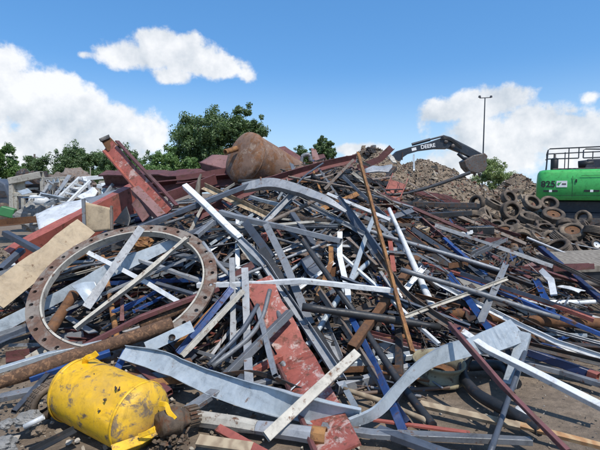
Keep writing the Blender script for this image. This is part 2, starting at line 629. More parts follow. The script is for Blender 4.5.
def sheet(name, mat, pts, thick, label, cat, nu=18, nv=10, crumple=0.02, seed=0, parent=None):
    """a thin metal sheet stretched over four corner points (each (u, v, lift[, y])), slightly buckled"""
    q = [pt(p) for p in pts]
    mb = MB()
    nrm = (q[1] - q[0]).cross(q[3] - q[0]).normalized()
    off = Vector((seed * 2.3, seed * 5.1, 1.7))
    top, bot = [], []
    for i in range(nu + 1):
        for j in range(nv + 1):
            a, b = i / nu, j / nv
            p = q[0] * (1 - a) * (1 - b) + q[1] * a * (1 - b) + q[2] * a * b + q[3] * (1 - a) * b
            p = p + nrm * (mnoise.noise(p * 2.6 + off) * crumple * 2)
            top.append(p + nrm * thick / 2)
            bot.append(p - nrm * thick / 2)
    fs = []
    N = len(top)
    k = nv + 1
    for i in range(nu):
        for j in range(nv):
            a = i * k + j
            fs.append((a, a + k, a + k + 1, a + 1))
            fs.append((N + a, N + a + 1, N + a + k + 1, N + a + k))
    for i in range(nu):
        a = i * k
        fs.append((a, N + a, N + a + k, a + k))
        a = i * k + nv
        fs.append((a, a + k, N + a + k, N + a))
    for j in range(nv):
        a = j
        fs.append((a, a + 1, N + a + 1, N + a))
        a = nu * k + j
        fs.append((a, N + a, N + a + 1, a + 1))
    mb.add(top + bot, fs, False)
    mb.sm = [i < 2 * nu * nv for i in range(len(fs))]
    o = mb.build(name, M[mat], parent)
    if parent is None:
        tag(o, label, cat)
    return o


def prism(mb, pix, y, depth):
    """a side plate of real thickness: outline at distance y, extruded away from the viewer"""
    a = [P(u, v, y) for u, v in pix]
    n = len(a)
    vs = a + [p + Vector((0, depth, 0)) for p in a]
    fs = [tuple(range(n)), tuple(reversed(range(n, 2 * n)))]
    for i in range(n):
        j = (i + 1) % n
        fs.append((j, i, n + i, n + j))
    mb.add(vs, fs)


def text_mesh(name, body, mat, loc, rot, size, parent, depth=0.004):
    cu = bpy.data.curves.new(name, 'FONT')
    cu.body = body
    cu.size = size
    cu.extrude = depth
    cu.align_x = 'CENTER'
    cu.align_y = 'CENTER'
    cu.offset = size * 0.022
    tmp = bpy.data.objects.new('lettering_source', cu)
    COL.objects.link(tmp)
    bpy.context.view_layer.update()
    me = bpy.data.meshes.new_from_object(tmp.evaluated_get(bpy.context.evaluated_depsgraph_get()))
    bpy.data.objects.remove(tmp)
    me.materials.clear()
    me.materials.append(mat)
    o = bpy.data.objects.new(name, me)
    COL.objects.link(o)
    o.parent = parent
    o.location = Vector(loc) - Vector(parent.location)
    o.rotation_euler = rot
    return o


# ------------------------------------------------------------------ ground, heap body, debris mound
def setting():
    mb = MB()
    xs = [-900, -200, -60] + [-30 + i * 1.0 for i in range(61)] + [60, 200, 900]
    ys = [-60, -10] + [0 + i * 0.8 for i in range(60)] + [60, 120, 300, 1500]
    vs = []
    for y in ys:
        for x in xs:
            z = 0.03 * mnoise.noise(Vector((x * 0.5, y * 0.5, 0))) if abs(x) < 40 and y < 50 else 0
            vs.append((x, y, z - 0.03))
    k = len(xs)
    fs = [(j * k + i, j * k + i + 1, (j + 1) * k + i + 1, (j + 1) * k + i) for j in range(len(ys) - 1) for i in range(k - 1)]
    mb.add(vs, fs, True)
    tag(mb.build('ground', M['ground']), 'brown dirt ground of the scrap yard', 'ground', kind='structure')

    mb = MB()
    vs = []
    nx, ny = 150, 130
    for j in range(ny):
        for i in range(nx):
            x, y = -8 + 19 * i / (nx - 1), 3.2 + 13.5 * j / (ny - 1)
            h = H(x, y)
            z = h + (0.10 * mnoise.noise(Vector((x * 1.5, y * 1.5, 3))) + 0.06 * mnoise.noise(Vector((x * 5, y * 5, 9)))) * min(1, h * 3)
            vs.append((x, y, z if h > 0.012 else -0.15))
    fs = [(j * nx + i, j * nx + i + 1, (j + 1) * nx + i + 1, (j + 1) * nx + i) for j in range(ny - 1) for i in range(nx - 1)]
    mb.add(vs, fs, True)
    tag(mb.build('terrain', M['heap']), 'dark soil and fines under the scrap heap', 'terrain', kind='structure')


setting()


def D(x, y):
    """height of the shredded debris mound behind the yard"""
    h = 0
    for cx, cy, rx, ry, hh in ((3.6, 22.5, 4.6, 7.0, 4.0), (6.6, 23.0, 5.4, 6.8, 3.45), (11.2, 23.5, 4.6, 6, 1.8), (13.2, 26.5, 3.0, 3.6, 2.9), (16.5, 27, 3.5, 3.5, 1.8)):
        d = math.sqrt(((x - cx) / rx) ** 2 + ((y - cy) / ry) ** 2 + 0.012)
        h = max(h, hh * max(0, 1.05 - d)) if h == 0 else max(h, hh * max(0, 1.05 - d)) + 0.12 * min(h, hh * max(0, 1.05 - d))
    return h


def debris_mound():
    mb = MB()
    nx, ny = 120, 90
    vs = []
    for j in range(ny):
        for i in range(nx):
            x, y = -2 + 23 * i / (nx - 1), 14.5 + 17 * j / (ny - 1)
            h = D(x, y)
            z = h + (0.25 * mnoise.noise(Vector((x * 0.9, y * 0.9, 5))) + 0.18 * mnoise.noise(Vector((x * 2.6, y * 2.6, 5)))) * min(1, h * 2)
            vs.append((x, y, z if h > 0.02 else -0.3))
    fs = [(j * nx + i, j * nx + i + 1, (j + 1) * nx + i + 1, (j + 1) * nx + i) for j in range(ny - 1) for i in range(nx - 1)]
    mb.add(vs, fs, True)
    tag(mb.build('hill', M['moundsoil']), 'brown hill of shredded debris behind the scrap', 'hill', kind='structure')
    mb = MB()
    rr = random.Random(3)
    n = 0
    while n < 26000:
        x, y = rr.uniform(-1, 19), rr.uniform(15, 27.5)
        h = D(x, y)
        if h < 0.1:
            continue
        n += 1
        z = h + (0.25 * mnoise.noise(Vector((x * 0.9, y * 0.9, 5))) + 0.18 * mnoise.noise(Vector((x * 2.6, y * 2.6, 5))))
        s = rr.choice((0.03, 0.04, 0.05, 0.06, 0.08))
        if rr.random() < 0.015: s = rr.uniform(0.12, 0.28)
        chunk(mb, (x, y, z + s * 0.2), s * rr.uniform(0.8, 1.5), rr, rr.choice((0.3, 0.8, 1.0)))
    tag(mb.build('debris', M['shred']), 'shredded brown and tan debris covering the mound', 'debris', kind='stuff')


debris_mound()


def loose_scrap():
    mb = MB()
    rr = random.Random(8)
    n = 0
    while n < 7500:
        u, v = rr.uniform(-40, 640), rr.uniform(150, 430)
        p = hit(u, v, 0.0)
        if H(p.x, p.y) < 0.12 or p.z > H(p.x, p.y) + 0.3:
            n += 1
            continue
        n += 1
        p.z = H(p.x, p.y) + rr.uniform(0.0, 0.12)
        if rr.random() < 0.55:
            L = rr.uniform(0.08, 0.5)
            w = rr.uniform(0.006, 0.03)
            d = Vector((rr.uniform(-1, 1), rr.uniform(-1, 1), rr.uniform(-0.3, 0.3))).normalized()
            rot = d.to_track_quat('X', 'Z').to_matrix() @ Matrix.Rotation(rr.uniform(0, 3), 3, 'X')
            mb.box(p, (L, w, rr.uniform(0.004, w)), rot)
        else:
            chunk(mb, p, rr.uniform(0.02, 0.06), rr, rr.choice((0.15, 0.3, 0.9)))
    tag(mb.build('debris', M['bits']), 'small mixed metal bits filling the scrap heap', 'debris', kind='stuff')
    mb = MB()
    n = 0
    while n < 3600:
        x, y = rr.uniform(2.2, 9.5), rr.uniform(7.0, 14.2)
        h = H(x, y)
        n += 1
        if h < 0.05 or x < 2.4 + (12 - y) * 0.15: continue
        c = (x, y, h + rr.uniform(0.02, 0.14))
        if rr.random() < 0.4:
            d = Vector((rr.uniform(-1, 1), rr.uniform(-1, 1), rr.uniform(-0.3, 0.4))).normalized()
            mb.box(c, (rr.uniform(0.15, 0.6), rr.uniform(0.015, 0.05), rr.uniform(0.008, 0.03)), d.to_track_quat('X', 'Z').to_matrix())
        else:
            chunk(mb, c, rr.uniform(0.04, 0.13), rr, rr.choice((0.3, 0.8, 1)))
    tag(mb.build('debris', M['brownbits']), 'rusty brown scrap pieces merging around the tyre heap', 'debris', kind='stuff')
    # curly wires and strapping
    mb = MB()
    for k in range(200):
        u, v = rr.uniform(0, 600), rr.uniform(175, 400)
        p = hit(u, v, 0.0)
        if H(p.x, p.y) < 0.12 or p.y > 14: continue
        L = rr.uniform(0.3, 1.1)
        th = rr.uniform(0, 6.28)
        d = Vector((math.cos(th), math.sin(th), 0))
        e = Vector((-d.y, d.x, 0))
        ps = []
        ar, ah = rr.uniform(-0.25, 0.25), rr.uniform(0.0, 0.3)
        for i in range(9):
            t = i / 8
            q = p + d * (L * (t - 0.5)) + e * (ar * math.sin(t * math.pi * rr.choice((1, 1, 2))))
            q.z = H(q.x, q.y) + 0.08 + ah * math.sin(t * math.pi) + rr.uniform(0, 0.02)
            ps.append(q)
        sweep(mb, (circ(rr.uniform(0.003, 0.007), 5), None, True), ps)
    tag(mb.build('debris', M['dark']), 'thin dark wires and strapping tangled in the scrap', 'wire tangle', kind='stuff')
    # rubble on the dirt
    mb = MB()
    for k in range(8200):
        x, y = rr.uniform(-4, 5.5), rr.uniform(2.2, 7.2)
        h = H(x, y)
        if h > 0.25: continue
        left = x < -0.2 - 0.0 * y
        if not left and rr.random() < 0.45: continue
        s = rr.choice((0.006, 0.01, 0.01, 0.016, 0.022)) * (1.35 if left else 0.75)
        if left and rr.random() < 0.05: s = rr.uniform(0.03, 0.055)
        chunk(mb, (x, y, h + s * 0.1), s, rr, 1.0)
    tag(mb.build('gravel', M['stone']), 'loose pebbles and rubble on the dirt ground', 'gravel', kind='stuff')


loose_scrap()

exec_later = []
# ------------------------------------------------------------------ the big pieces on the heap
def heroes():
    B = beam
    # --- upper left and top of the heap
    B('steel_beam', 'ibeam', 'maroon', [(104, 179, 0, 11.5), (242, 178, 0, 10.6)], (14, 14), 'long maroon primed steel beam lying level behind the leaning red beam', 'steel beam', ref='cam', roll=0.35)
    B('steel_beam', 'chan', 'maroon', [(150, 190, 0, 9.9), (238, 181, 0, 9.5)], (13, 12), 'maroon channel beam in front of the long level maroon beam', 'steel beam', ref='cam', roll=-0.3)
    B('steel_beam', 'angle', 'maroon', [(176, 180, 0, 9.6), (262, 166, 0, 9.8)], (8, 8), 'dark maroon angle running up under the head of the rusty tank', 'angle iron')
    B('flat_bar', 'flat', 'maroon', [(168, 197, 0, 8.6), (216, 179, 0, 9.4)], (10, 2), 'short maroon strip tilted below the long maroon beams', 'flat bar', ref='cam', roll=0.4)
    # box-like scrap section behind: its lit top is painted paler than its side
    sheet('metal_sheet', 'pink', [(199, 163, 0, 10.4), (212, 155, 0, 10.6), (240, 156, 0, 10.2), (232, 171, 0, 9.9)], 0.02, 'pinkish box top painted in its lit tone poking up behind the maroon beams', 'metal sheet', crumple=0.008)
    sheet('metal_sheet', 'maroon', [(199, 162, 0, 10.4), (233, 171, 0, 9.9), (233, 178, 0, 9.9), (203, 170, 0, 10.4)], 0.02, 'maroon box side painted darker under its lit top', 'metal sheet', crumple=0.008)
    B('driftwood_stick', 'rod', 'greywood', [(197, 194, 0, 8.4), (199, 181, 0, 8.4), (201, 174, 0, 8.4)], (4.5,), 'grey weathered wooden stub standing before the maroon beams', 'wood stick', bend=True, scales=[1.3, 0.8, 0.5])
    # leaning red beam
    t = empty('red_steel_beam', P(135, 176, 7.6), 'tall red oxide steel beam leaning up to a torn end above the tree line', 'steel beam')
    B('web', 'flat', 'redscuff', [(108, 146, 0, 7.9), (168, 213, 0, 7.1)], (14, 1.6), None, None, ref='cam', roll=0.25, parent=t)
    B('flange', 'flat', 'maroon', [(117, 141, 0, 7.8), (177, 206, 0, 7.05)], (4.5, 1.6), None, None, ref='cam', roll=-0.9, parent=t)
    B('flange', 'flat', 'red', [(104, 151, 0, 7.85), (159, 215, 0, 7.1)], (4.0, 1.6), None, None, ref='cam', roll=-0.9, parent=t)
    sheet('torn_end', 'rust', [(100, 139, 0, 7.9), (108, 135, 0, 7.95), (121, 148, 0, 7.85), (108, 152, 0, 7.85)], 0.02, None, None, crumple=0.01, parent=t)
    sheet('torn_end', 'black', [(99, 139, 0, 7.85), (109, 134.5, 0, 7.95), (110, 138, 0, 7.9), (101, 142, 0, 7.85)], 0.025, None, None, crumple=0.01, parent=t)
    B('steel_beam', 'chan', 'pink', [(135, 190, 0, 7.1), (162, 218, 0, 6.7)], (9, 8), 'short pinkish channel at the foot of the leaning red beam', 'steel beam', ref='cam', roll=2.8)
    sheet('metal_sheet', 'maroon', [(132, 205, 0, 6.9), (141, 193, 0, 7.0), (152, 214, 0, 6.8), (142, 222, 0, 6.7)], 0.015, 'bent maroon sheet beside the short pinkish channel', 'metal sheet')
    sheet('metal_sheet', 'black', [(113, 222, 0, 6.8), (127, 206, 0, 6.9), (131, 219, 0, 6.8), (128, 226, 0, 6.7)], 0.012, 'dark pointed sheet between beige panel and leaning red beam', 'metal sheet')
    # wide red channel on the left
    B('steel_beam', 'chan', 'red', [(14, 262, 0, 6.6), (140, 194, 0, 8.2)], (28, 13), 'wide red channel lying behind the tan steel plate', 'steel beam', ref='cam', roll=math.pi + 0.35)
    B('steel_beam', 'angle', 'rust', [(-12, 224, 0, 11), (38, 219, 0, 11)], (7, 7), 'rusty level rail at the edge of the yard near the grey rack', 'steel beam')
    t = empty('metal_board', P(97, 216, 6.6), 'beige upright panel with grey edge strips above the flange ring', 'metal panel')
    sheet('sheet', 'sand', [(85, 202, 0, 6.6), (111, 208, 0, 6.5), (111, 230, 0, 6.4), (86, 233, 0, 6.5)], 0.02, None, None, crumple=0.004, parent=t)
    B('edge_strip', 'box', 'grey', [(83.5, 199, 0, 6.57), (84.5, 228, 0, 6.47)], (3, 3), None, None, parent=t)
    B('edge_strip', 'box', 'taupe', [(111.5, 206, 0, 6.47), (112, 230, 0, 6.37)], (2, 3), None, None, parent=t)
    # tan plate
    B('steel_plate', 'flat', 'sand', [(-8, 300, 0, 5.0), (86, 226, 0, 6.1)], (25, 1.6), 'long tan steel plate sloping up beside the flange ring', 'steel plate', ref='cam', roll=-0.25)
    B('square_tube', 'box', 'slate', [(5, 233, 0, 6.4), (44, 254, 0, 6.0)], (6.5, 5), 'slate grey square tube poking out over the wide red channel', 'square tube')
    B('square_tube', 'box', 'slate', [(0, 270, 0, 5.9), (22, 250, 0, 6.4)], (7, 5), 'short slate tube stub below the wide red channel', 'square tube')
    B('flat_bar', 'flat', 'grey', [(0, 274, 0, 5.6), (40, 262, 0, 5.8)], (6, 1.5), 'short grey flat bar under the lower end of the red channel', 'flat bar', ref='cam')

    # rusty tank
    c = P(241, 156, 9.2)
    e = P(301, 185, 10.6)
    ax = (e - c).normalized()
    t = empty('pressure_tank', c, 'large rust-brown pressure tank with domed end lying on top of the heap', 'tank')
    mb = MB()
    r = 0.55
    L = (e - c).length
    prof = []
    for i in range(9):
        a = i / 8 * math.pi / 2
        prof.append((max(0.001, r * math.sin(a)), -0.13 * math.cos(a) + 0.06))
    for i in range(1, 14):
        prof.append((r * (1 - 0.010 * i), 0.06 + L * i / 13))
    prof.append((0.0, L + 0.15))
    lathe(mb, prof, c + Vector((0.02, 0, 0.0)), ax, 48)
    for i, p in enumerate(mb.v):
        mb.v[i] = p + mnoise.noise_vector(p * 1.5) * 0.03
    mb.build('shell', M['tank'], t)
    mb = MB()
    lathe(mb, [(r + 0.004, 0), (r + 0.016, 0.008), (r + 0.016, 0.03), (r + 0.004, 0.038)], c + ax * 0.12, ax, 48)
    mb.build('weld_band', M['tank'], t)
    mb = MB()
    q = c + ax * -0.08 + Vector((-0.1, -0.02, 0.1))
    n0 = (P(227.5, 151.5, 9.0) - q).normalized()
    lathe(mb, [(0.06, -0.1), (0.055, 0.2), (0.062, 0.2), (0.062, 0.23), (0.04, 0.23), (0.04, 0.1)], q, n0, 18)
    mb.build('nozzle', M['ochre'], t)

    B('angle_iron', 'angle', 'maroon', [(196, 217, 0, 7.0), (262, 184, 0, 7.5), (330, 164, 0, 8.2), (358, 158, 0, 8.5)], (7, 7), 'long dark rusty angle slanting up in front of the tank', 'angle iron', roll=0.5)
    sheet('metal_sheet', 'ochre', [(284, 178, 0, 9.4), (312, 172, 0, 9.3), (322, 176, 0, 9.2), (296, 190, 0, 9.0)], 0.015, 'ochre rusted sheet tucked below the slanting rusty angle', 'metal sheet')
    sheet('metal_sheet', 'maroon', [(279, 148, 0, 11.2), (285, 147, 0, 11.2), (303, 158, 0, 10.8), (302, 166, 0, 10.6)], 0.02, 'dark maroon sheet edge rising behind the tank', 'metal sheet')
    B('bent_pipe', 'pipe', 'grey', [(301, 163, 0, 10.4), (303, 156, 0, 10.4), (309, 155, 0, 10.4), (311, 161, 0, 10.4)], (4,), 'small bent grey hoop behind the slanting rusty angle', 'bent pipe', bend=True)
    sheet('metal_sheet', 'pink', [(311, 148, 0, 10.8), (316, 150, 0, 10.8), (321, 163, 0, 10.4), (313, 164, 0, 10.4)], 0.03, 'pinkish upright sheet scrap between tank and ochre angle iron', 'metal sheet')
    sheet('metal_sheet', 'maroon', [(318, 155, 0, 10.7), (324, 154, 0, 10.7), (328, 162, 0, 10.4), (320, 165, 0, 10.4)], 0.03, 'small maroon block of sheet beside the pinkish upright sheet', 'metal sheet')
    # red pipe and dark pieces near top
    B('steel_pipe', 'pipe', 'red', [(340, 166, 0, 9.2), (352, 176, 0, 8.9), (366, 190, 0, 8.5)], (7.5,), 'short thick red pipe beside the ochre angle iron near the summit', 'pipe')
    B('flat_bar', 'flat', 'pink', [(346, 162, 0, 9.4), (364, 187, 0, 8.7)], (6, 2), 'pinkish flat bar beside the short red pipe', 'flat bar', ref='cam')
    B('steel_beam', 'angle', 'maroon', [(358, 168, 0, 9.8), (380, 159, 0, 9.8), (392, 147, 0, 9.8)], (6, 6), 'maroon angle with a dark end jutting over the summit', 'angle iron')
    B('bent_rod', 'rod', 'black', [(355, 192, 0, 8.3), (395, 195, 0, 8.0), (430, 187, 0, 8.3), (470, 173, 0, 8.8)], (3.6,), 'long thin black rod bent upward against the debris mound', 'bent rod', bend=True)
    B('steel_pipe', 'pipe', 'black', [(238, 182, 0, 8.0), (313, 176, 0, 8.0)], (4,), 'black pipe lying level in front of the tank', 'pipe')
    B('steel_pipe', 'pipe', 'black', [(312, 176, 0, 7.9), (340, 189, 0, 7.5), (368, 202, 0, 7.2)], (4.5,), 'black pipe sloping down from the level black pipe', 'pipe')
    # red box channels
    B('red_channel', 'chan', 'red', [(399, 179, 0, 8.3), (388, 208, 0, 7.6)], (17, 9), 'short red channel with raised edges standing near the summit', 'channel', ref='cam', roll=0.1)
    B('red_channel', 'box', 'red', [(386, 201, 0, 7.6), (395, 209, 0, 7.3)], (7, 6), 'red box stub at the foot of the short red channel', 'channel')
    B('red_channel', 'flat', 'red', [(386, 211, 0, 7.4), (384, 220, 0, 7.1)], (7, 2), 'red tab below the short red channel', 'flat bar', ref='cam')
    B('timber_block', 'flat', 'timber', [(372, 222, 0, 7.4), (428, 233, 0, 6.8)], (11, 9), 'thick pale timber beam lying behind the white pole', 'timber', ref=Vector((0, -0.25, 1)))
    B('steel_beam', 'chan', 'pink', [(411, 211, 0, 7.4), (446, 241, 0, 6.5)], (5.5, 4), 'pinkish channel running down to a blue tube', 'channel', ref='cam', roll=0.2)
    B('square_tube', 'box', 'blue', [(444, 239, 0, 6.5), (486, 276, 0, 5.7)], (4.6, 4), 'blue square tube continuing from the pinkish channel', 'square tube')
    B('flat_bar', 'flat', 'cream', [(473, 248, 0, 6.5), (497, 273, 0, 5.9)], (3.6, 2), 'short cream bar lying over the right slope', 'flat bar', ref='cam')

    # --- galvanised pieces across the crown
    B('square_tube', 'box', 'slate', [(128, 232, 0, 6.3), (249, 185, 0, 6.9)], (6.5, 5), 'long blue grey square tube rising to the curved gutter', 'square tube', roll=0.2)
    B('curved_gutter', 'chandown', 'galv', [(243, 188, 0, 6.9), (270, 184, 0, 6.8), (298, 190, 0, 6.6), (325, 200, 0, 6.3), (346, 212, 0, 6.1)], (9, 7), 'curved galvanised gutter arching over the crown of the heap', 'gutter', bend=True, ref='cam', roll=-0.5, scales=[1, 1.15, 1.1, 0.8, 0.3])
    B('flat_bar', 'chan', 'galv', [(293, 193, 0, 6.7), (263, 224, 0, 6.2)], (6, 4), 'short galvanised strut under the curved gutter', 'strut', ref='cam')
    B('square_tube', 'box', 'white', [(185, 186, 0, 6.9), (241, 239, 0, 5.8)], (6.2, 5), 'bright white square tube crossing the long blue grey tube', 'square tube', roll=0.4)
    B('channel', 'chan', 'galv', [(239, 238, 0, 5.75), (265, 264, 0, 5.3), (300, 317, 0, 4.6), (343, 383, 0, 4.0)], (8, 5), 'long galvanised channel running down past the wide red plate', 'channel', ref='cam', roll=-0.3)
    B('black_beam', 'box', 'black', [(262, 250, 0, 5.5), (298, 306, 0, 4.8), (337, 368, 0, 4.15)], (10, 7), 'thick black beam lying beside the long galvanised channel', 'beam', roll=0.5)
    B('torn_sheet', 'flat', 'cream', [(238, 243, 0, 5.7), (250, 257, 0, 5.5), (260, 266, 0, 5.4)], (6, 1), 'torn yellowish strip at the joint of white tube and galvanised channel', 'strip', ref='cam', bend=True, scales=[0.5, 1, 0.4])
    B('square_tube', 'box', 'grey', [(220, 212, 0, 6.3), (262, 223, 0, 6.0), (341, 241, 0, 5.5)], (6.5, 5), 'grey square tube ending in an open end beside the white strip', 'square tube')
    B('square_tube', 'box', 'galv', [(266, 225, 0, 5.8), (285, 263, 0, 5.2), (311, 325, 0, 4.5)], (7.5, 4), 'galvanised tube dropping from the grey open ended tube', 'square tube', ref='cam')
    B('flat_bar', 'flat', 'white', [(340, 232, 0, 5.7), (340, 256, 0, 5.4), (348, 292, 0, 4.9), (349, 334, 0, 4.5)], (5.6, 1.5), 'kinked white upright strip with a bolt hole', 'flat bar', ref='cam')
    B('channel', 'chan', 'slate', [(338, 196, 0, 6.6), (356, 222, 0, 6.1), (386, 264, 0, 5.4)], (9.5, 4), 'wide slate grey channel behind the ochre angle iron', 'channel', ref='cam', roll=0.2, scales=[0.4, 1, 1])
    B('angle_iron', 'angle', 'taupe', [(376, 252, 0, 5.5), (404, 292, 0, 4.9), (430, 312, 0, 4.6), (452, 326, 0, 4.4)], (6, 6), 'brown angle iron curving from slate channel to maroon angle', 'angle iron', bend=True, roll=0.4)
    B('angle_iron', 'angle', 'maroon', [(448, 324, 0, 3.6), (500, 385, 0, 3.1), (566, 452, 0, 2.65)], (8, 7), 'long maroon angle iron crossing in front of the bare wheel rim', 'angle iron', ref='cam', roll=0.5)
    B('square_tube', 'pipe', 'white', [(389, 209, 0, 6.4), (434, 310, 0, 4.9)], (7,), 'white round pole leaning on the centre of the heap', 'pole', scales=[0.62, 1.0], wob=0.003)
    B('square_tube', 'box', 'white', [(198, 285, 0, 5.0), (255, 283.5, 0, 4.9), (302, 281, 0, 4.8), (399, 291, 0, 4.7)], (6.5, 5), 'long white square tube lying level across the heap', 'square tube')
    B('angle_iron', 'angle', 'ochre', [(357, 154, 0, 6.4), (379, 235, 0, 5.2), (396, 300, 0, 4.55), (411, 353, 0, 4.05)], (5, 5), 'tall ochre rusted angle iron standing up the middle of the heap', 'angle iron', ref='cam', roll=0.55, wob=0.004)
    B('steel_pipe', 'pipe', 'black', [(302, 307, 0, 4.45), (360, 315, 0, 4.45), (440, 327, 0, 4.5)], (8.5,), 'thick black pipe with open end lying across the middle', 'pipe')
    B('steel_pipe', 'rod', 'black', [(303, 240, 0, 5.4), (330, 279, 0, 4.9), (357, 316, 0, 4.55), (400, 384, 0, 3.9), (432, 425, 0, 3.5)], (7,), 'long black bar running down from the summit to the dirt', 'bar')
    B('square_tube', 'box', 'blue', [(352, 318, 0, 4.5), (372, 358, 0, 4.1), (404, 433, 0, 3.45)], (7, 5), 'dark blue square tube standing in the foot of the heap', 'square tube', ref='cam', roll=0.2)
    B('square_tube', 'box', 'navy', [(384, 388, 0, 3.95), (408, 424, 0, 3.65)], (7, 5), 'short navy tube behind the dark blue square tube', 'square tube', ref='cam')
    B('angle_iron', 'angle', 'taupe', [(318, 290, 0, 4.75), (356, 346, 0, 4.25), (384, 392, 0, 3.8)], (7, 6), 'taupe angle iron crossing behind the dark blue tube', 'angle iron', ref='cam', roll=0.4)
    B('square_tube', 'box', 'cream', [(357, 353, 0, 3.45), (266, 437, 0, 2.84)], (10.5, 6), 'short cream square tube with open end propped in the foreground', 'square tube', ref='cam', roll=0.15)
    # wide red plate
    t = empty('red_plate', P(300, 360, 4.2), 'wide scuffed red steel plate sloping down the middle foreground', 'steel plate')
    B('web', 'flat', 'redscuff', [(258, 280, 0, 4.9), (296, 358, 0, 4.15), (338, 452, 0, 3.4)], (36, 2), None, None, ref='cam', roll=-0.1, parent=t, wob=0.01)
    B('edge', 'flat', 'maroon', [(243, 287, 0, 4.9), (277, 362, 0, 4.15), (316, 454, 0, 3.4)], (4, 2.5), None, None, ref='cam', roll=-0.9, parent=t)
    # foreground dented gutter in two reaches
    B('dented_gutter', 'chan', 'pale', [(121, 350, 0, 3.85), (160, 360, 0, 3.7), (210, 380, 0, 3.45), (262, 400, 0, 3.24), (310, 411, 0, 3.1), (362, 416, 0, 3.05)], (23, 6), 'long dented pale blue gutter sweeping across the foreground', 'gutter', bend=True, ref='cam', rolls=[-0.35, 0.55], scales=[0.7, 1.0, 1.05, 1.1, 1.1, 0.7], wob=0.016)
    B('dented_gutter', 'chandown', 'pale', [(350, 423, 0, 3.0), (378, 409, 0, 3.14), (405, 382, 0, 3.32), (436, 359, 0, 3.5), (478, 343, 0, 3.7), (518, 331, 0, 3.95)], (21, 6), 'twisted pale gutter end rising over the bare wheel rim', 'gutter', bend=True, ref='cam', rolls=[0.9, -0.2], scales=[0.5, 0.55, 0.5, 0.7, 1.1, 1.4], wob=0.018)
    # octagonal post at the bottom
    t = empty('octagonal_post', P(258, 425, 3.2), 'weathered octagonal post with a rusty end lying along the bottom', 'post')
    B('post_section', 'oct', 'cream', [(196, 418, 0, 3.3), (257, 427, 0, 3.2)], (17,), None, None, parent=t)
    B('post_section', 'oct', 'galv', [(257.5, 427, 0, 3.2), (319, 436, 0, 3.12)], (18,), None, None, parent=t)
    B('rusty_end', 'oct', 'ochre', [(312, 435, 0, 3.125), (326, 437, 0, 3.1)], (19.5,), None, None, parent=t)
    B('square_tube', 'box', 'grey', [(322, 427, 0, 3.35), (372, 434, 0, 3.3), (404, 436, 0, 3.26)], (10, 6), 'grey square tube behind the rusty end of the octagonal post', 'square tube')
    B('square_tube', 'box', 'grey', [(398, 435, 0, 3.2), (531, 441, 0, 3.05)], (10, 6), 'long grey square tube along the bottom edge with a cut end', 'square tube')
    B('channel', 'box', 'slate', [(378, 430, 0, 3.0), (450, 456, 0, 2.75)], (12, 7), 'slate tube slanting out of the bottom edge', 'square tube')
    B('flat_bar', 'flat', 'red', [(352, 417, 0, 3.55), (470, 433, 0, 3.28)], (6, 2), 'flat dark red bar lying on the dirt behind the bottom tube', 'flat bar')
    B('steel_pipe', 'pipe', 'timber', [(344, 389, 0, 3.75), (385, 402, 0, 3.55), (425, 420, 0, 3.36), (432, 424, 0, 3.33)], (6,), 'thin yellowish pipe with a crushed end near the wheel rim', 'pipe')
    # struts around the red plate and left of it
    B('square_tube', 'box', 'grey', [(290, 312, 0, 4.4), (224, 378, 0, 3.9)], (11, 7), 'grey square tube leaning over the top of the red plate', 'square tube', roll=0.3)
    B('flat_bar', 'flat', 'galv', [(245, 268, 0, 5.0), (247, 330, 0, 4.4), (249, 392, 0, 3.85)], (8, 2), 'pale galvanised upright strip crossing the level white tube', 'flat bar', ref='cam')
    B('flat_bar', 'flat', 'galv', [(232, 258, 0, 5.2), (233, 352, 0, 4.25)], (6, 2), 'narrow galvanised upright strip behind the bent grey pipes', 'flat bar', ref='cam')
    B('bent_pipe', 'pipe', 'grey', [(270, 290, 0, 4.75), (262, 318, 0, 4.45), (246, 340, 0, 4.2), (212, 367, 0, 3.95)], (5,), 'bent grey pipe curving beside the upright strips', 'bent pipe', bend=True)
    B('bent_pipe', 'pipe', 'slate', [(258, 305, 0, 4.65), (240, 333, 0, 4.3), (208, 366, 0, 4.0)], (5,), 'slate pipe curving beneath the bent grey pipe', 'bent pipe', bend=True)
    B('square_tube', 'box', 'cream', [(243, 291, 0, 4.7), (182, 356, 0, 4.2)], (7, 5), 'cream square tube lying beside the blue steel strip', 'square tube', roll=0.3)
    B('flat_bar', 'chan', 'blue', [(232, 288, 0, 4.8), (178, 353, 0, 4.28)], (7, 3), 'blue steel strip along the lower rim of the flange ring', 'flat bar', ref='cam')
    B('angle_iron', 'flat', 'ochre', [(222, 300, 0, 4.85), (176, 348, 0, 4.4)], (7, 2), 'tan rusty strip under the blue steel strip', 'flat bar', ref='cam')
    B('square_tube', 'box', 'red', [(281, 357, 0, 4.15), (240, 379, 0, 3.85)], (7, 6), 'short bright red tube tucked behind the dented gutter', 'square tube')
    B('square_tube', 'box', 'grey', [(250, 386, 0, 3.85), (285, 377, 0, 3.9)], (7, 5), 'short grey tube below the bright red tube', 'square tube')
    B('square_tube', 'box', 'red', [(300, 342, 0, 4.55), (395, 336, 0, 4.6)], (6, 5), 'red square tube lying level behind the dark blue tube', 'square tube')
    B('square_tube', 'box', 'pale', [(336, 366, 0, 4.15), (380, 360, 0, 4.2), (440, 351, 0, 4.3)], (10, 6), 'pale tube lying level below the foot of the ochre angle', 'square tube')
    B('square_tube', 'box', 'grey', [(375, 373, 0, 4.1), (405, 370, 0, 4.1)], (7, 5), 'short grey tube under the level pale tube', 'square tube')
    B('flat_bar', 'flat', 'pale', [(336, 372, 0, 4.0), (356, 408, 0, 3.65)], (6, 2), 'pale strip running down beside the red plate', 'flat bar', ref='cam')
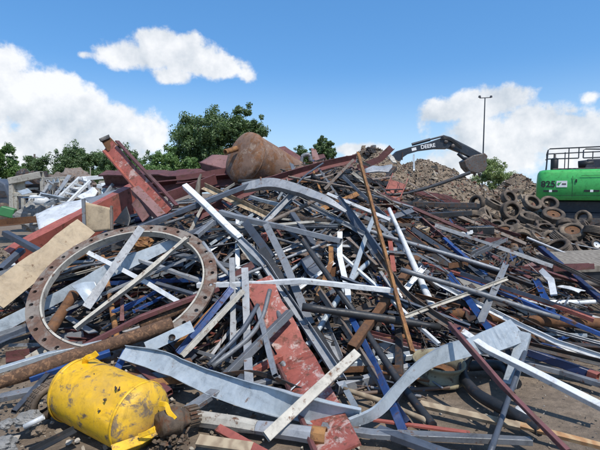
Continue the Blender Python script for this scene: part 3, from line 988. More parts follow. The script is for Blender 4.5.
    B('square_tube', 'box', 'grey', [(213, 222, 0, 6.2), (196, 236, 0, 5.9)], (6, 5), 'stub of grey tube above the rim of the flange ring', 'square tube')
    B('square_tube', 'box', 'slate', [(182, 237, 0, 6.0), (231, 216, 0, 6.3)], (6, 5), 'slate tube slanting above the rim of the flange ring', 'square tube')
    B('angle_iron', 'angle', 'timber', [(203, 186, 0, 7.3), (240, 203, 0, 6.9), (272, 218, 0, 6.6)], (6, 5), 'tan angle iron in the shade under the long blue grey tube', 'angle iron', roll=0.4)
    B('flat_bar', 'flat', 'maroon', [(231, 278, 0, 5.2), (253, 264, 0, 5.3)], (7, 3), 'short maroon bar end above the level white tube', 'flat bar', ref='cam')
    B('bent_pipe', 'pipe', 'galv', [(203, 243, 0, 5.5), (222, 268, 0, 5.2), (242, 283, 0, 5.0), (262, 290, 0, 4.9)], (4.5,), 'thin galvanised pipe curving down to the level white tube', 'bent pipe', bend=True)
    B('flat_bar', 'flat', 'ochre', [(331, 246, 0, 5.55), (331, 262, 0, 5.35), (316, 302, 0, 4.85)], (5, 1.5), 'kinked ochre strip behind the level white tube', 'flat bar', ref='cam')
    sheet('metal_sheet', 'slate', [(300, 262, 0, 5.5), (312, 256, 0, 5.6), (324, 273, 0, 5.3), (312, 282, 0, 5.1)], 0.01, 'crumpled slate sheet above the level white tube', 'metal sheet', crumple=0.05)
    sheet('metal_sheet', 'taupe', [(283, 248, 0, 5.9), (300, 238, 0, 6.1), (327, 248, 0, 5.8), (318, 266, 0, 5.5)], 0.015, 'rough brown sheet below the grey open ended tube', 'metal sheet', crumple=0.06)
    B('square_tube', 'box', 'slate', [(292, 214, 0, 6.3), (318, 252, 0, 5.7)], (6, 5), 'slate tube under the grey open ended tube', 'square tube')
    B('flat_bar', 'flat', 'slate', [(245, 222, 0, 6.0), (272, 258, 0, 5.4)], (8, 2), 'slate flat bar beside the bright white square tube', 'flat bar', ref='cam')
    rock('crushed_can', M['redscuff'], P(264, 238, 5.9), (0.05, 0.05, 0.08), 'small crushed red and white can in the tangle', 'can', 4)
    B('flat_bar', 'flat', 'red', [(390, 240, 0, 6.0), (394, 272, 0, 5.5)], (4.5, 2), 'narrow red strip between the ochre angle and white pole', 'flat bar', ref='cam')
    B('flat_bar', 'flat', 'galv', [(352, 212, 0, 6.6), (378, 224, 0, 6.3), (402, 247, 0, 5.9), (432, 276, 0, 5.5)], (4, 1.5), 'bent pale strip passing behind the white pole', 'flat bar', ref='cam', bend=True)
    B('angle_iron', 'angle', 'taupe', [(346, 240, 0, 5.8), (376, 268, 0, 5.4)], (8, 6), 'brown angle lying under the slate channel', 'angle iron', ref='cam', roll=0.5)

    # black grille
    t = empty('grille', P(352, 260, 5.7), 'black ribbed grille half buried behind the level white tube', 'grille')
    a, b_, c_, d_ = [P(*k) for k in ((332, 250, 5.8), (362, 236, 6.1), (374, 268, 5.6), (342, 278, 5.3))]
    mb = MB()
    for i in range(19):
        s = i / 18
        p, q = a.lerp(d_, s), b_.lerp(c_, s)
        sweep(mb, (circ(0.006, 6), None, True), [p, p.lerp(q, .5) + Vector((0, 0, .01)), q])
    g = mb.build('bars', M['black'], t)
    mb = MB()
    for p, q in ((a, d_), (b_, c_), (a, b_), (d_, c_)):
        sweep(mb, profile('box', 0.03, 0.03), [p, q])
    mb.build('frame', M['black'], t)
    # wire mesh rubble on the crown
    mb = MB()
    a, b_, c_, d_ = [P(*k) for k in ((312, 180, 8.2), (345, 176, 8.2), (352, 205, 7.3), (300, 200, 7.4))]
    for i in range(15):
        s = i / 14
        for (p, q) in ((a.lerp(d_, s), b_.lerp(c_, s)), (a.lerp(b_, s), d_.lerp(c_, s))):
            ps = [p.lerp(q, k / 8) for k in range(9)]
            ps = [k + mnoise.noise_vector(k * 3) * 0.08 for k in ps]
            sweep(mb, (circ(0.006, 5), None, True), ps)
    tag(mb.build('wire_mesh', M['dark']), 'crumpled rusty wire mesh draped under the sloping black pipe', 'wire mesh')

    # --- flange ring
    cN = P(126, 283, 4.95)
    right = Vector((1, 0.05, 0.03)).normalized()
    up = (P(128, 222.5, 5.75) - P(126, 345, 4.2))
    up = (up - right * up.dot(right)).normalized()
    nrm = right.cross(up).normalized()
    Ro, Ri, th = 1.03, 0.895, 0.035
    t = empty('flange_ring', cN, 'huge weathered steel flange ring with bolt holes leaning on the heap', 'flange ring')
    mb = MB()
    NB = 32

    def rp(r, a, h):
        # slightly out of round
        k = 1 + 0.008 * math.sin(2 * a + 1)
        return cN + (right * math.cos(a) + up * math.sin(a)) * r * k + nrm * h
    rm, hr = (Ro + Ri) / 2 + 0.012, 0.024
    for s in range(NB):
        a0, a1 = 2 * math.pi * s / NB, 2 * math.pi * (s + 1) / NB
        am = (a0 + a1) / 2
        outp = [(Ri, a0), (Ri, am), (Ri, a1), (rm, a1), (Ro, a1), (Ro, am), (Ro, a0), (rm, a0)]
        hole = []
        for k in range(8):
            q = math.pi * (1.25 - 0.0) + 2 * math.pi * k / 8
            # corner order follows outp: inner-start corner first, going round by +angle along the inner edge
            dr, da = [(-1, -1), (-1, 0), (-1, 1), (0, 1), (1, 1), (1, 0), (1, -1), (0, -1)][k]
            nl = math.hypot(dr, da)
            hole.append((rm + hr * dr / nl, am + hr * da / nl / rm))
        vs = []
        for h in (th / 2, -th / 2):
            vs += [rp(r, a, h) for r, a in outp] + [rp(r, a, h) for r, a in hole]
        fs = []
        for k in range(8):
            j = (k + 1) % 8
            fs.append((k, j, 8 + j, 8 + k))
            fs.append((16 + j, 16 + k, 24 + k, 24 + j))
            fs.append((8 + k, 8 + j, 24 + j, 24 + k))
        for k in (0, 1, 4, 5):
            fs.append((k, 16 + k, 16 + k + 1, k + 1))
        mb.add(vs, fs)
    mb.build('flange', M['ring'], t)
    mb = MB()
    lathe(mb, [(Ri - 0.002, th / 2 + 0.012), (Ri - 0.022, th / 2 + 0.012), (Ri - 0.022, -0.055), (Ri - 0.002, -0.055)], cN, nrm, 96, False, True)
    mb.build('neck', M['cream'], t)
    # things crossing the ring
    B('flat_bar', 'chan', 'galv', [(141, 228, 0, 5.6), (86, 308, 0, 4.75)], (8, 3), 'pale galvanised bar with rounded end crossing the flange ring', 'flat bar', ref='cam', roll=math.pi)
    B('angle_iron', 'angle', 'cream', [(187, 237, 0, 5.5), (132, 283, 0, 5.0), (74, 328, 0, 4.55)], (7, 6), 'cream angle iron crossing the flange ring from the upper rim', 'angle iron', ref='cam', roll=0.5)
    B('flat_bar', 'flat', 'white', [(76, 246, 0, 5.5), (146, 282, 0, 5.2), (212, 322, 0, 4.75)], (4.5, 2), 'narrow white bar running down across the inside of the flange ring', 'flat bar', ref='cam')
    B('flat_bar', 'flat', 'pale', [(-6, 330, 0, 4.75), (50, 301, 0, 5.05), (110, 270, 0, 5.4), (178, 241, 0, 5.8)], (12, 2), 'wide pale blue bar passing beneath the flange ring', 'flat bar', ref='cam', scales=[1.0, 0.9, 1.3, 0.7])
    B('square_tube', 'box', 'galv', [(136, 259, 0, 5.6), (216, 286, 0, 5.2)], (5.5, 4), 'galvanised tube inside the flange ring leading to the level white tube', 'square tube')
    B('flat_bar', 'flat', 'slate', [(88, 249, 0, 6.0), (142, 229, 0, 6.2)], (8, 2), 'slate flat bar under the top of the flange ring', 'flat bar', ref='cam')
    sheet('torn_sheet', 'pale', [(70, 284, 0, 5.0), (96, 285, 0, 5.0), (102, 297, 0, 4.9), (86, 304, 0, 4.75)], 0.006, 'crumpled torn pale sheet inside the flange ring', 'metal sheet', crumple=0.09)
    B('steel_pipe', 'pipe', 'rust', [(74, 294, 0, 5.1), (45, 339, 0, 4.5)], (11,), 'short brown rusty pipe passing under the ring edge', 'pipe')
    rock('foam_lump', M['ochre'], P(141, 243, 6.2), (0.16, 0.1, 0.11), 'ochre lump of foam showing inside the top of the flange ring', 'foam lump', 7)
    B('thin_rod', 'rod', 'timber', [(108, 289, 0, 5.2), (158, 287, 0, 5.2)], (2,), 'thin yellow rod lying level inside the flange ring', 'rod')
    for (u0, v0, u1, v1), lab in zip(((124, 310, 162, 288), (133, 312, 170, 293), (112, 312, 150, 296)), ('uppermost thin blue rod of three inside the flange ring', 'lowest thin blue rod of three inside the flange ring', 'thin blue rod nearest the cream angle iron inside the ring')):
        B('thin_rod', 'box', 'blue', [(u0, v0, 0, 5.1), (u1, v1, 0, 5.3)], (3.4, 3), lab, 'rod', group='thin blue rods inside the ring')
    B('steel_post', 'box', 'maroon', [(122, 299, 0, 5.05), (122, 322, 0, 4.8)], (4.5, 4), 'short maroon upright stub inside the flange ring', 'post')
    B('square_tube', 'box', 'maroon', [(84, 346, 0, 4.35), (140, 318, 0, 4.55), (218, 288, 0, 4.95)], (6, 5), 'long maroon bar above the long rust pipe', 'square tube')
    B('steel_pipe', 'pipe', 'scale', [(-14, 388, 0, 3.55), (60, 361, 0, 3.85), (118, 342, 0, 4.1), (172, 323, 0, 4.35)], (14.5,), 'long flaking rusty pipe stretching across the lower left', 'pipe', wob=0.008)
    B('steel_pipe', 'pipe', 'scale', [(140, 326, 0, 4.6), (197, 302, 0, 4.9)], (12,), 'shorter flaking rusty pipe behind the long flaking pipe', 'pipe')
    B('square_tube', 'box', 'pale', [(-8, 372, 0, 3.95), (48, 355, 0, 4.15), (102, 343, 0, 4.35)], (7, 5), 'pale blue tube hugging the upper side of the flaking pipe', 'square tube')
    B('flat_bar', 'flat', 'cream', [(28, 362, 0, 4.4), (62, 341, 0, 4.55)], (12, 2), 'short grey-white plate behind the flaking pipe', 'flat bar', ref='cam')
    B('angle_iron', 'angle', 'slate', [(-4, 342, 0, 4.5), (50, 320, 0, 4.75)], (6, 5), 'slate angle at the edge below the pale blue bar', 'angle iron')
    B('angle_iron', 'angle', 'galv', [(-4, 335, 0, 4.6), (60, 315, 0, 4.8)], (4, 4), 'thin galvanised angle at the edge beside the slate angle', 'angle iron')
    t = empty('steel_plate', P(168, 336, 4.25), 'torn pale steel plate with a black disc for a round hole beside the flaking pipe', 'steel plate')
    B('plate', 'chan', 'pale', [(146, 348, 0, 4.1), (192, 326, 0, 4.35)], (12, 4), None, None, ref='cam', roll=math.pi, parent=t)
    mb = MB()
    hp = P(172, 337.5, 4.17)
    lathe(mb, [(0.0, 0.0), (0.026, 0.0), (0.03, 0.012), (0.034, 0.0)], hp, (-ray(172, 337.5)), 14)  # black disc stands in for the dark of the hole
    mb.build('dark_hole_disc', M['black'], t)
    # behind and beside the yellow tank
    for (pts, m_, s, lab) in (
        ([(30, 378, 0, 3.7), (110, 352, 0, 4.0)], 'blue', (8, 6), 'bright blue tube below the long flaking pipe'),
        ([(116, 372, 0, 3.75), (126, 352, 0, 4.0)], 'blue', (7, 5), 'short bright blue tube rising behind the yellow tank'),
        ([(0, 398, 0, 3.5), (42, 389, 0, 3.55)], 'grey', (9, 6), 'grey tube lying on dirt beside the small tyre'),
        ([(14, 412, 0, 3.3), (48, 374, 0, 3.75)], 'slate', (5, 4), 'slate tube stub on the dirt near the small tyre'),
        ([(120, 383, 0, 3.7), (198, 372, 0, 3.8)], 'grey', (11, 7), 'grey tube lying level behind the yellow tank'),
        ([(150, 400, 0, 3.5), (172, 380, 0, 3.7)], 'slate', (14, 5), 'slate tube rising behind the end of the yellow tank'),
        ([(138, 368, 0, 3.85), (170, 393, 0, 3.5)], 'maroon', (7, 6), 'maroon tube slanting down behind the yellow tank'),
        ([(178, 417, 0, 3.25), (228, 383, 0, 3.5)], 'grey', (11, 6), 'grey tube propped on the octagonal post'),
        ([(225, 400, 0, 3.6), (250, 372, 0, 3.9)], 'slate', (12, 6), 'dark slate tube under the dented gutter'),
        ([(218, 428, 0, 3.25), (268, 456, 0, 2.9)], 'red', (9, 5), 'red bar slanting out under the octagonal post')):
        B('square_tube', 'box', m_, pts, s, lab, 'square tube', roll=0.25)
    sheet('metal_sheet', 'grey', [(124, 388, 0, 3.75), (160, 372, 0, 3.9), (176, 380, 0, 3.8), (150, 396, 0, 3.6)], 0.01, 'crumpled grey sheet behind the yellow tank', 'metal sheet', crumple=0.04)
    B('wooden_board', 'flat', 'timber', [(198, 440, 0, 3.0), (252, 448, 0, 2.9)], (12, 4), 'short wooden board on the rubble under the octagonal post', 'board', ref=Vector((0, -0.5, 1)))
    B('wooden_board', 'flat', 'ochre', [(150, 383, 0, 3.6), (196, 378, 0, 3.65)], (7, 3), 'rusty brown bar end behind the yellow tank', 'bar', ref='cam')

    # --- right side
    B('angle_iron', 'angle', 'white', [(421, 274, 0, 5.5), (470, 300, 0, 5.0), (522, 326, 0, 4.6), (606, 366, 0, 4.1)], (4.6, 4), 'long thin white angle running down to the edge of the yard', 'angle iron', roll=0.3)
    B('square_tube', 'box', 'white', [(462, 331, 0, 3.75), (487, 349, 0, 3.62), (545, 378, 0, 3.4), (606, 409, 0, 3.15)], (8.5, 6), 'bright white square tube descending over the dirt on the right', 'square tube', roll=0.3)
    B('flat_bar', 'chan', 'white', [(503, 317, 0, 4.65), (556, 342, 0, 4.3), (612, 360, 0, 4.1)], (6, 3), 'white channel strip above the navy tube', 'channel', ref='cam')
    B('angle_iron', 'angle', 'dark', [(469, 331, 0, 4.1), (520, 343, 0, 4.05), (606, 364, 0, 3.9)], (6, 5), 'dark rusty angle crossing over the pale green tube', 'angle iron', roll=0.6)
    B('square_tube', 'box', 'navy', [(526, 351, 0, 4.2), (590, 374, 0, 3.95)], (10, 8), 'navy square tube lying beside the descending white tube', 'square tube')
    B('square_tube', 'box', 'red', [(588.5, 373, 0, 3.94), (598, 377, 0, 3.9)], (11, 8), 'red end piece against the end of the navy tube', 'square tube')
    B('square_tube', 'box', 'grey', [(505, 358, 0, 4.2), (560, 372, 0, 4.0), (612, 388, 0, 3.8)], (9, 5), 'grey tube lying below the navy tube', 'square tube')
    B('square_tube', 'box', 'pale', [(525, 334, 0, 3.9), (509, 386, 0, 3.6)], (12, 8), 'pale greenish square tube standing on its open end', 'square tube', ref='cam', roll=0.15)
    B('steel_pipe', 'pipe', 'slate', [(525, 352, 0, 3.75), (508, 400, 0, 3.3), (489, 456, 0, 2.85)], (5.5,), 'slim slate pipe slanting to the bottom edge', 'pipe')
    B('steel_pipe', 'pipe', 'rust', [(418, 309, 0, 5.0), (500, 319, 0, 4.9), (612, 324, 0, 4.9)], (11,), 'long brown pipe lying level on the right slope', 'pipe')
    B('flat_bar', 'flat', 'blue', [(449, 274, 0, 5.4), (470, 302, 0, 4.95), (491, 331, 0, 4.6)], (6.5, 2), 'wide blue flat bar crossing over the brown pipe', 'flat bar', ref='cam')
    B('square_tube', 'box', 'red', [(418, 261, 0, 5.9), (500, 287, 0, 5.3), (594, 320, 0, 4.75)], (4, 4), 'long thin red bar running down the right slope', 'bar')
    B('square_tube', 'box', 'blue', [(458, 277, 0, 5.6), (520, 300, 0, 5.05), (612, 339, 0, 4.4)], (4.5, 4), 'long blue square tube below the thin red bar', 'square tube')
    B('flat_bar', 'flat', 'cream', [(455, 280, 0, 5.5), (500, 296, 0, 5.25), (536, 316, 0, 4.95)], (7, 2), 'cream flat strip under the long blue square tube', 'flat bar', ref='cam')
    B('square_tube', 'box', 'navy', [(428, 284, 0, 5.5), (480, 308, 0, 5.05)], (8, 5), 'navy tube behind the thin white angle', 'square tube')
    B('square_tube', 'box', 'navy', [(540, 248, 0, 7.1), (604, 302, 0, 5.7)], (6, 5), 'navy tube running past the grey timber slab', 'square tube')
    B('steel_beam', 'chan', 'maroon', [(498, 271, 0, 6.4), (592, 266, 0, 6.3)], (9, 6), 'dark maroon beam lying in front of the grey timber slab', 'steel beam')
    B('square_tube', 'box', 'maroon', [(480, 250, 0, 6.9), (530, 280, 0, 6.1)], (6, 5), 'maroon tube slanting behind the dark maroon beam', 'square tube')
    B('steel_pipe', 'pipe', 'taupe', [(520, 279, 0, 6.3), (612, 285, 0, 6.2)], (7,), 'taupe pipe lying level under the maroon beam', 'pipe')
    B('flat_bar', 'flat', 'white', [(541, 270, 0, 6.0), (551, 280, 0, 5.75), (554, 295, 0, 5.4)], (6, 1.5), 'short kinked white strip in front of the taupe pipe', 'flat bar', ref='cam')
    sheet('torn_sheet', 'white', [(556, 290, 0, 5.9), (570, 284, 0, 6.0), (586, 289, 0, 5.9), (578, 297, 0, 5.7)], 0.006, 'crumpled white sheet near the edge of the right slope', 'metal sheet', crumple=0.06)
    sheet('metal_sheet', 'pink', [(512, 268, 0, 6.5), (532, 262, 0, 6.6), (538, 266, 0, 6.5), (520, 272, 0, 6.4)], 0.01, 'pinkish sheet scrap lying on the dark maroon beam', 'metal sheet')
    B('steel_beam', 'box', 'black', [(446, 232, 0, 7.3), (492, 230, 0, 7.3)], (11, 8), 'black box beam lying in front of the tyre heap', 'beam')
    B('flat_bar', 'flat', 'white', [(461, 234, 0, 7.0), (473, 232, 0, 7.0)], (4, 1), 'small white scrap of sheet on the black box beam', 'flat bar', ref='cam')
    B('steel_beam', 'chan', 'maroon', [(440, 240, 0, 7.2), (506, 240, 0, 7.0)], (6, 5), 'maroon channel lying under the black box beam', 'channel')
    B('steel_post', 'pipe', 'pink', [(445, 252, 0, 6.5), (446, 272, 0, 6.1)], (7,), 'short pinkish pipe standing behind the thin red bar', 'pipe')
    B('square_tube', 'box', 'black', [(402, 217, 0, 7.1), (470, 213, 0, 7.6)], (6, 5), 'black tube lying level below the debris mound', 'square tube')
    B('square_tube', 'box', 'dark', [(396, 204, 0, 7.6), (475, 205, 0, 8.2)], (5, 5), 'dark tube lying level behind the black tube', 'square tube')
    # grey timber slab
    t = empty('timber_slab', P(575, 262, 7.0), 'thick grey timber slab with a black face beside the tyre heap', 'slab')
    a, b_, c_, d_ = [P(*k) for k in ((533, 252, 7.7), (610, 249, 7.7), (616, 265, 6.55), (556, 267, 6.55))]
    mb = MB()
    dn = Vector((0, 0, -0.1))
    mb.add([a, b_, c_, d_, a + dn, b_ + dn, c_ + dn, d_ + dn], [(3, 2, 1, 0), (4, 5, 6, 7), (0, 1, 5, 4), (1, 2, 6, 5), (2, 3, 7, 6), (3, 0, 4, 7)])
    mb.build('top_board', M['greywood'], t, 0.008)
    mb = MB()
    vs = [p + Vector((0, 0.03, -0.102)) for p in (a, b_, c_, d_)]
    mb.add(vs + [p + Vector((0, 0, -0.17)) for p in vs], [(3, 2, 1, 0), (4, 5, 6, 7), (0, 1, 5, 4), (1, 2, 6, 5), (2, 3, 7, 6), (3, 0, 4, 7)])
    mb.build('block', M['black'], t, 0.008)
    # wooden plank on the ground, hose, rim
    B('wooden_plank', 'flat', 'timber', [(420, 404, 0, 3.5), (520, 426, 0, 3.22)], (8, 4), 'long pale wooden plank lying on the dirt below the rim', 'plank', ref=Vector((0, -0.3, 1)))
    B('wooden_plank', 'flat', 'board', [(515, 424, 0, 3.18), (612, 449, 0, 2.95)], (7, 4), 'orange brown plank lying on the dirt at the edge', 'plank', ref=Vector((0, -0.3, 1)))
    B('rubber_hose', 'rod', 'black', [(470, 352, 0, 4.1), (462, 372, 0, 3.95), (475, 392, 0, 3.65), (505, 410, 0, 3.4), (540, 430, 0, 3.15)], (12,), 'thick black rubber hose curling round the bare wheel rim', 'hose', bend=True)
    B('rubber_hose', 'rod', 'black', [(468, 366, 0, 4.2), (500, 366, 0, 4.1), (516, 384, 0, 3.9)], (11,), 'second black hose loop lying inside the thick hose', 'hose', bend=True)
    c = hit(441, 386, 0.0)
    c = Vector((c.x, c.y + 0.12, 0.02))
    t = empty('wheel_rim', c, 'bare olive wheel rim without a tyre standing on the dirt', 'wheel rim')
    r = 26 * c.y / F
    mb = MB()
    hh = 0.18
    prof = [(r * 0.97, 0), (r * 1.02, 0.01), (r * 1.02, 0.035), (r * 0.93, 0.05), (r * 0.87, 0.09), (r * 0.86, 0.10), (r * 0.9, hh - 0.05), (r * 0.98, hh - 0.03), (r * 1.02, hh - 0.018), (r * 1.02, hh), (r * 0.98, hh), (r * 0.93, hh - 0.03), (r * 0.83, 0.11), (r * 0.83, 0.07), (r * 0.9, 0.01)]
    tilt = Vector((0.06, -0.06, 1))
    lathe(mb, prof, c, tilt, 48, True, True)
    mb.build('barrel', M['rim'], t)
    mb = MB()
    lathe(mb, [(r * 0.83, 0.05), (r * 0.5, 0.035), (r * 0.3, 0.06), (r * 0.3, 0.075), (r * 0.5, 0.05), (r * 0.83, 0.065)], c, tilt, 40, True, True)
    mb.build('disc', M['rust'], t)
    mb = MB()
    c2 = P(523, 414, 3.35)
    c2.z = 0.025
    lathe(mb, [(0.0, 0.012), (0.055, 0.01), (0.062, 0.0), (0.055, -0.02), (0.0, -0.02)], c2, (0.05, -0.1, 1), 20)
    tag(mb.build('lid', M['white']), 'small round white lid lying on the dirt', 'lid')

    yellow_tank()


def yellow_tank():
    a, b = P(78, 389, 3.32), P(140, 417, 2.98)
    ax = (b - a).normalized()
    L = (b - a).length
    r = 34 * 3.1 / F
    t = empty('air_tank', a, 'dented yellow compressed air tank with chipped paint lying on the rubble', 'tank')
    mb = MB()
    prof = []
    for i in range(9):
        q = i / 8 * math.pi / 2
        prof.append((max(0.001, r * math.sin(q)), -0.10 * math.cos(q)))
    for i in range(1, 14):
        prof.append((r, L * i / 14))
    prof.append((r, L - 0.004))
    lathe(mb, prof, a, ax, 64)
    dents = [(P(112, 398, 2.85), 0.10, 0.022), (P(108, 408, 2.82), 0.05, 0.02), (P(90, 385, 2.95), 0.07, 0.012), (P(130, 405, 2.8), 0.08, 0.012)]
    for i, p in enumerate(mb.v):
        q = p + mnoise.noise_vector(p * 4) * 0.008
        axp = a + ax * (p - a).dot(ax)
        for dc, dr, dd in dents:
            k = (p - dc).length / (dr * 1.6)
            if k < 1:
                q = q - (p - axp).normalized() * dd * (1 - k * k)
        mb.v[i] = q
    mb.build('shell', M['yellow'], t)
    mb = MB()
    prof = [(r * 0.97, L - 0.03), (r + 0.001, L - 0.002)]
    for i in range(9):
        q = i / 8 * math.pi / 2
        prof.append((max(0.001, r * math.cos(q)), L + 0.12 * math.sin(q)))
    lathe(mb, prof, a, ax, 64)
    for i, p in enumerate(mb.v):
        mb.v[i] = p + mnoise.noise_vector(p * 5) * 0.008
    mb.build('end_cap', M['yellowmud'], t)
    for s in (-0.001, L - 0.02):
        mb = MB()
        lathe(mb, [(r + 0.001, s), (r + 0.007, s + 0.004), (r + 0.007, s + 0.02), (r + 0.001, s + 0.024)], a, ax, 64)
        mb.build('weld_bead', M['yellow'], t)
    # lifting lug at the top
    mb = MB()
    ps = [P(85, 367, 3.28), P(86, 359, 3.25), P(93, 356, 3.25), P(97, 353, 3.25)]
    sweep(mb, (rectloop(0.045, 0.014, 0.004), None, False), smooth_path(ps, 5), 0, 'cam')
    mb.build('lifting_lug', M['yellow'], t)
    mb = MB()
    ps = [P(52, 399, 3.15), P(55, 391, 3.15), P(60, 385, 3.15)]
    sweep(mb, (rectloop(0.05, 0.014, 0.004), None, False), smooth_path(ps, 5), 0, 'cam')
    mb.build('axle_bracket', M['yellow'], t)
    # dark flaps on the shell stand in for dark torn slits
    for (u, v, s) in ((92, 375, 0.022), (118, 388, 0.026), (104, 400, 0.02), (99, 410, 0.018)):
        p = None
        d = ray(u, v)
        o = Vector((0, 0, CAMZ))
        # walk along the sight line to the shell
        tt = 2.0
        while tt < 4.5:
            q = o + d * tt
            w = (q - a).dot(ax)
            if ((q - a) - ax * w).length < r and 0 < w < L:
                p = q
                break
            tt += 0.004
        if p is None: continue
        n = ((p - a) - ax * (p - a).dot(ax)).normalized()
        mb = MB()
        rr = random.Random(u)
        for q_ in range(3):
            chunk(mb, p + Vector((rr.uniform(-1, 1), rr.uniform(-1, 1), rr.uniform(-1, 1))) * s * 0.5 - n * 0.004, s * rr.uniform(0.5, 1.0), rr, 0.35)
        mb.build('torn_slit_flap', M['dark'], t)
    # foot skirt with yellow legs at the near end
    mb = MB()
    p1, p2 = P(152, 433, 2.95), P(112, 447, 2.8)
    sweep(mb, (rectloop(0.07, 0.012, 0.003), None, False), [P(160, 428, 2.93), P(140, 440, 2.8), P(112, 450, 2.7)], 0.5, 'cam')
    mb.build('foot_plate', M['yellow'], t)
    mb = MB()
    sweep(mb, (rectloop(0.03, 0.012, 0.003), None, False), [P(139, 436, 2.78), P(154, 430.5, 2.78)], 0.1, 'cam')
    mb.build('tab', M['yellow'], t)
    mb = MB()
    sweep(mb, (rectloop(0.035, 0.012, 0.003), None, False), smooth_path([P(160, 404, 2.93), P(166, 405, 2.9), P(169, 412, 2.88), P(175, 419, 2.88)], 5), 0.2, 'cam')
    mb.build('tab', M['yellow'], t)
    # small tyre
    c = P(45.5, 401.5, 3.25)
    w = empty('small_tyre', c, 'small knobbly black tyre standing at the end of the yellow tank', 'tyre')
    axw = Vector((0.86, -0.45, -0.12)).normalized()
    tyre_mesh(c, axw, 0.135, 0.085, w, True)
    # oily motor
    c = P(173, 421, 2.95)
    m = empty('oily_motor', c, 'oily dirty motor with a toothed end beside the yellow tank', 'motor')
    axm = (P(200, 415, 3.1) - P(166, 424, 2.9)).normalized()
    mb = MB()
    lathe(mb, [(0, -0.1), (0.08, -0.1), (0.09, -0.07), (0.095, 0.0), (0.105, 0.01), (0.105, 0.03), (0.08, 0.05), (0.06, 0.08), (0.06, 0.17), (0, 0.17)], c, axm, 28)
    for i, p in enumerate(mb.v):
        mb.v[i] = p + mnoise.noise_vector(p * 14) * 0.022 + mnoise.noise_vector(p * 40) * 0.008
    mb.build('casing', M['grease'], m)
    mb = MB()
    aa = axm.orthogonal().normalized()
    bb = axm.cross(aa)
    for i in range(16):
        an = 2 * math.pi * i / 16
        d = aa * math.cos(an) + bb * math.sin(an)
        mb.box(c + axm * 0.145 + d * 0.07, (0.014, 0.016, 0.09), Matrix((d, axm.cross(d), axm)).transposed())
    mb.build('gear_teeth', M['grease'], m)
    mb = MB()
    rr = random.Random(2)
    for k in range(60):
        p = c + Vector((rr.uniform(-0.13, 0.12), rr.uniform(-0.12, 0.02), rr.uniform(-0.17, -0.06)))
        chunk(mb, p, rr.uniform(0.015, 0.045), rr)
    mb.build('caked_dirt', M['grease'], m)
    # stones and bits in the corner
    rock('stone', M['greysoil'], P(29, 419, 3.05), (0.09, 0.07, 0.05), 'large pale stone on the dirt beside the small tyre', 'stone', 3)
    rock('stone', M['greysoil'], P(3, 446, 2.7), (0.075, 0.06, 0.05), 'pale stone at the bottom corner of the yard', 'stone', 9)
    rock('stone', M['moundsoil'], P(40, 430, 2.9), (0.045, 0.04, 0.03), 'reddish brown stone in front of the large pale stone', 'stone', 5)
    rock('stone', M['greysoil'], P(6, 424, 3.0), (0.05, 0.05, 0.03), 'flat pale stone on the dirt near the bottom corner', 'stone', 13)
    B = beam
    B('plastic_pipe', 'pipe', 'white', [(24, 427, 0, 2.85), (44, 417, 0, 2.9)], (5.5,), 'short white plastic pipe lying on the rubble', 'pipe')
    B('angle_iron', 'angle', 'black', [(30, 452, 0, 2.68), (75, 429, 0, 2.88)], (9, 5), 'black angle bar lying on the dirt under the yellow tank', 'angle iron')


def tyre_mesh(c, ax, R_, W, parent, knobs=False, mat='rubber', rim=None):
    """tread and inner wall of a tyre as parts of parent"""
    w = W / 2
    ri = R_ * 0.58
    prof = [(ri, -w * 0.75), (R_ * 0.72, -w * 0.98), (R_ * 0.88, -w), (R_ * 0.965, -w * 0.86)]
    for g in (-0.55, -0.2, 0.2, 0.55):
        prof += [(R_ * 0.995, (g - 0.1) * w), (R_ * 0.965, (g - 0.04) * w), (R_ * 0.965, (g + 0.04) * w), (R_ * 0.995, (g + 0.1) * w)]
    prof += [(R_ * 0.965, w * 0.86), (R_ * 0.88, w), (R_ * 0.72, w * 0.98), (ri, w * 0.75), (R_ * 0.66, w * 0.6), (R_ * 0.84, w * 0.5), (R_ * 0.88, 0), (R_ * 0.84, -w * 0.5), (R_ * 0.66, -w * 0.6)]
    mb = MB()
    lathe(mb, prof, c, ax, 36, True, True)
    if knobs:
        ax = Vector(ax).normalized()
        a = ax.orthogonal().normalized()
        b = ax.cross(a)
        for i in range(26):
            t = 2 * math.pi * i / 26
            d = a * math.cos(t) + b * math.sin(t)
            for g in (-0.6, -0.1, 0.4):
                mb.box(Vector(c) + d * R_ * 0.99 + ax * (g + (0.12 if i % 2 else -0.08)) * w, (R_ * 0.1, R_ * 0.15, w * 0.34), Matrix((d, ax.cross(d), ax)).transposed())
    o = mb.build('tread', M[mat], parent)
    if rim:
        mb = MB()
        lathe(mb, [(ri * 1.02, -w * 0.5), (ri * 0.9, -w * 0.3), (ri * 0.35, -w * 0.05), (ri * 0.3, w * 0.25), (ri * 0.9, w * 0.3), (ri * 1.02, w * 0.55), (ri * 0.98, w * 0.6), (ri * 0.85, w * 0.4), (ri * 0.2, w * 0.35)], c, ax, 24)
        mb.build('rim', M[rim], parent)
    return o


heroes()

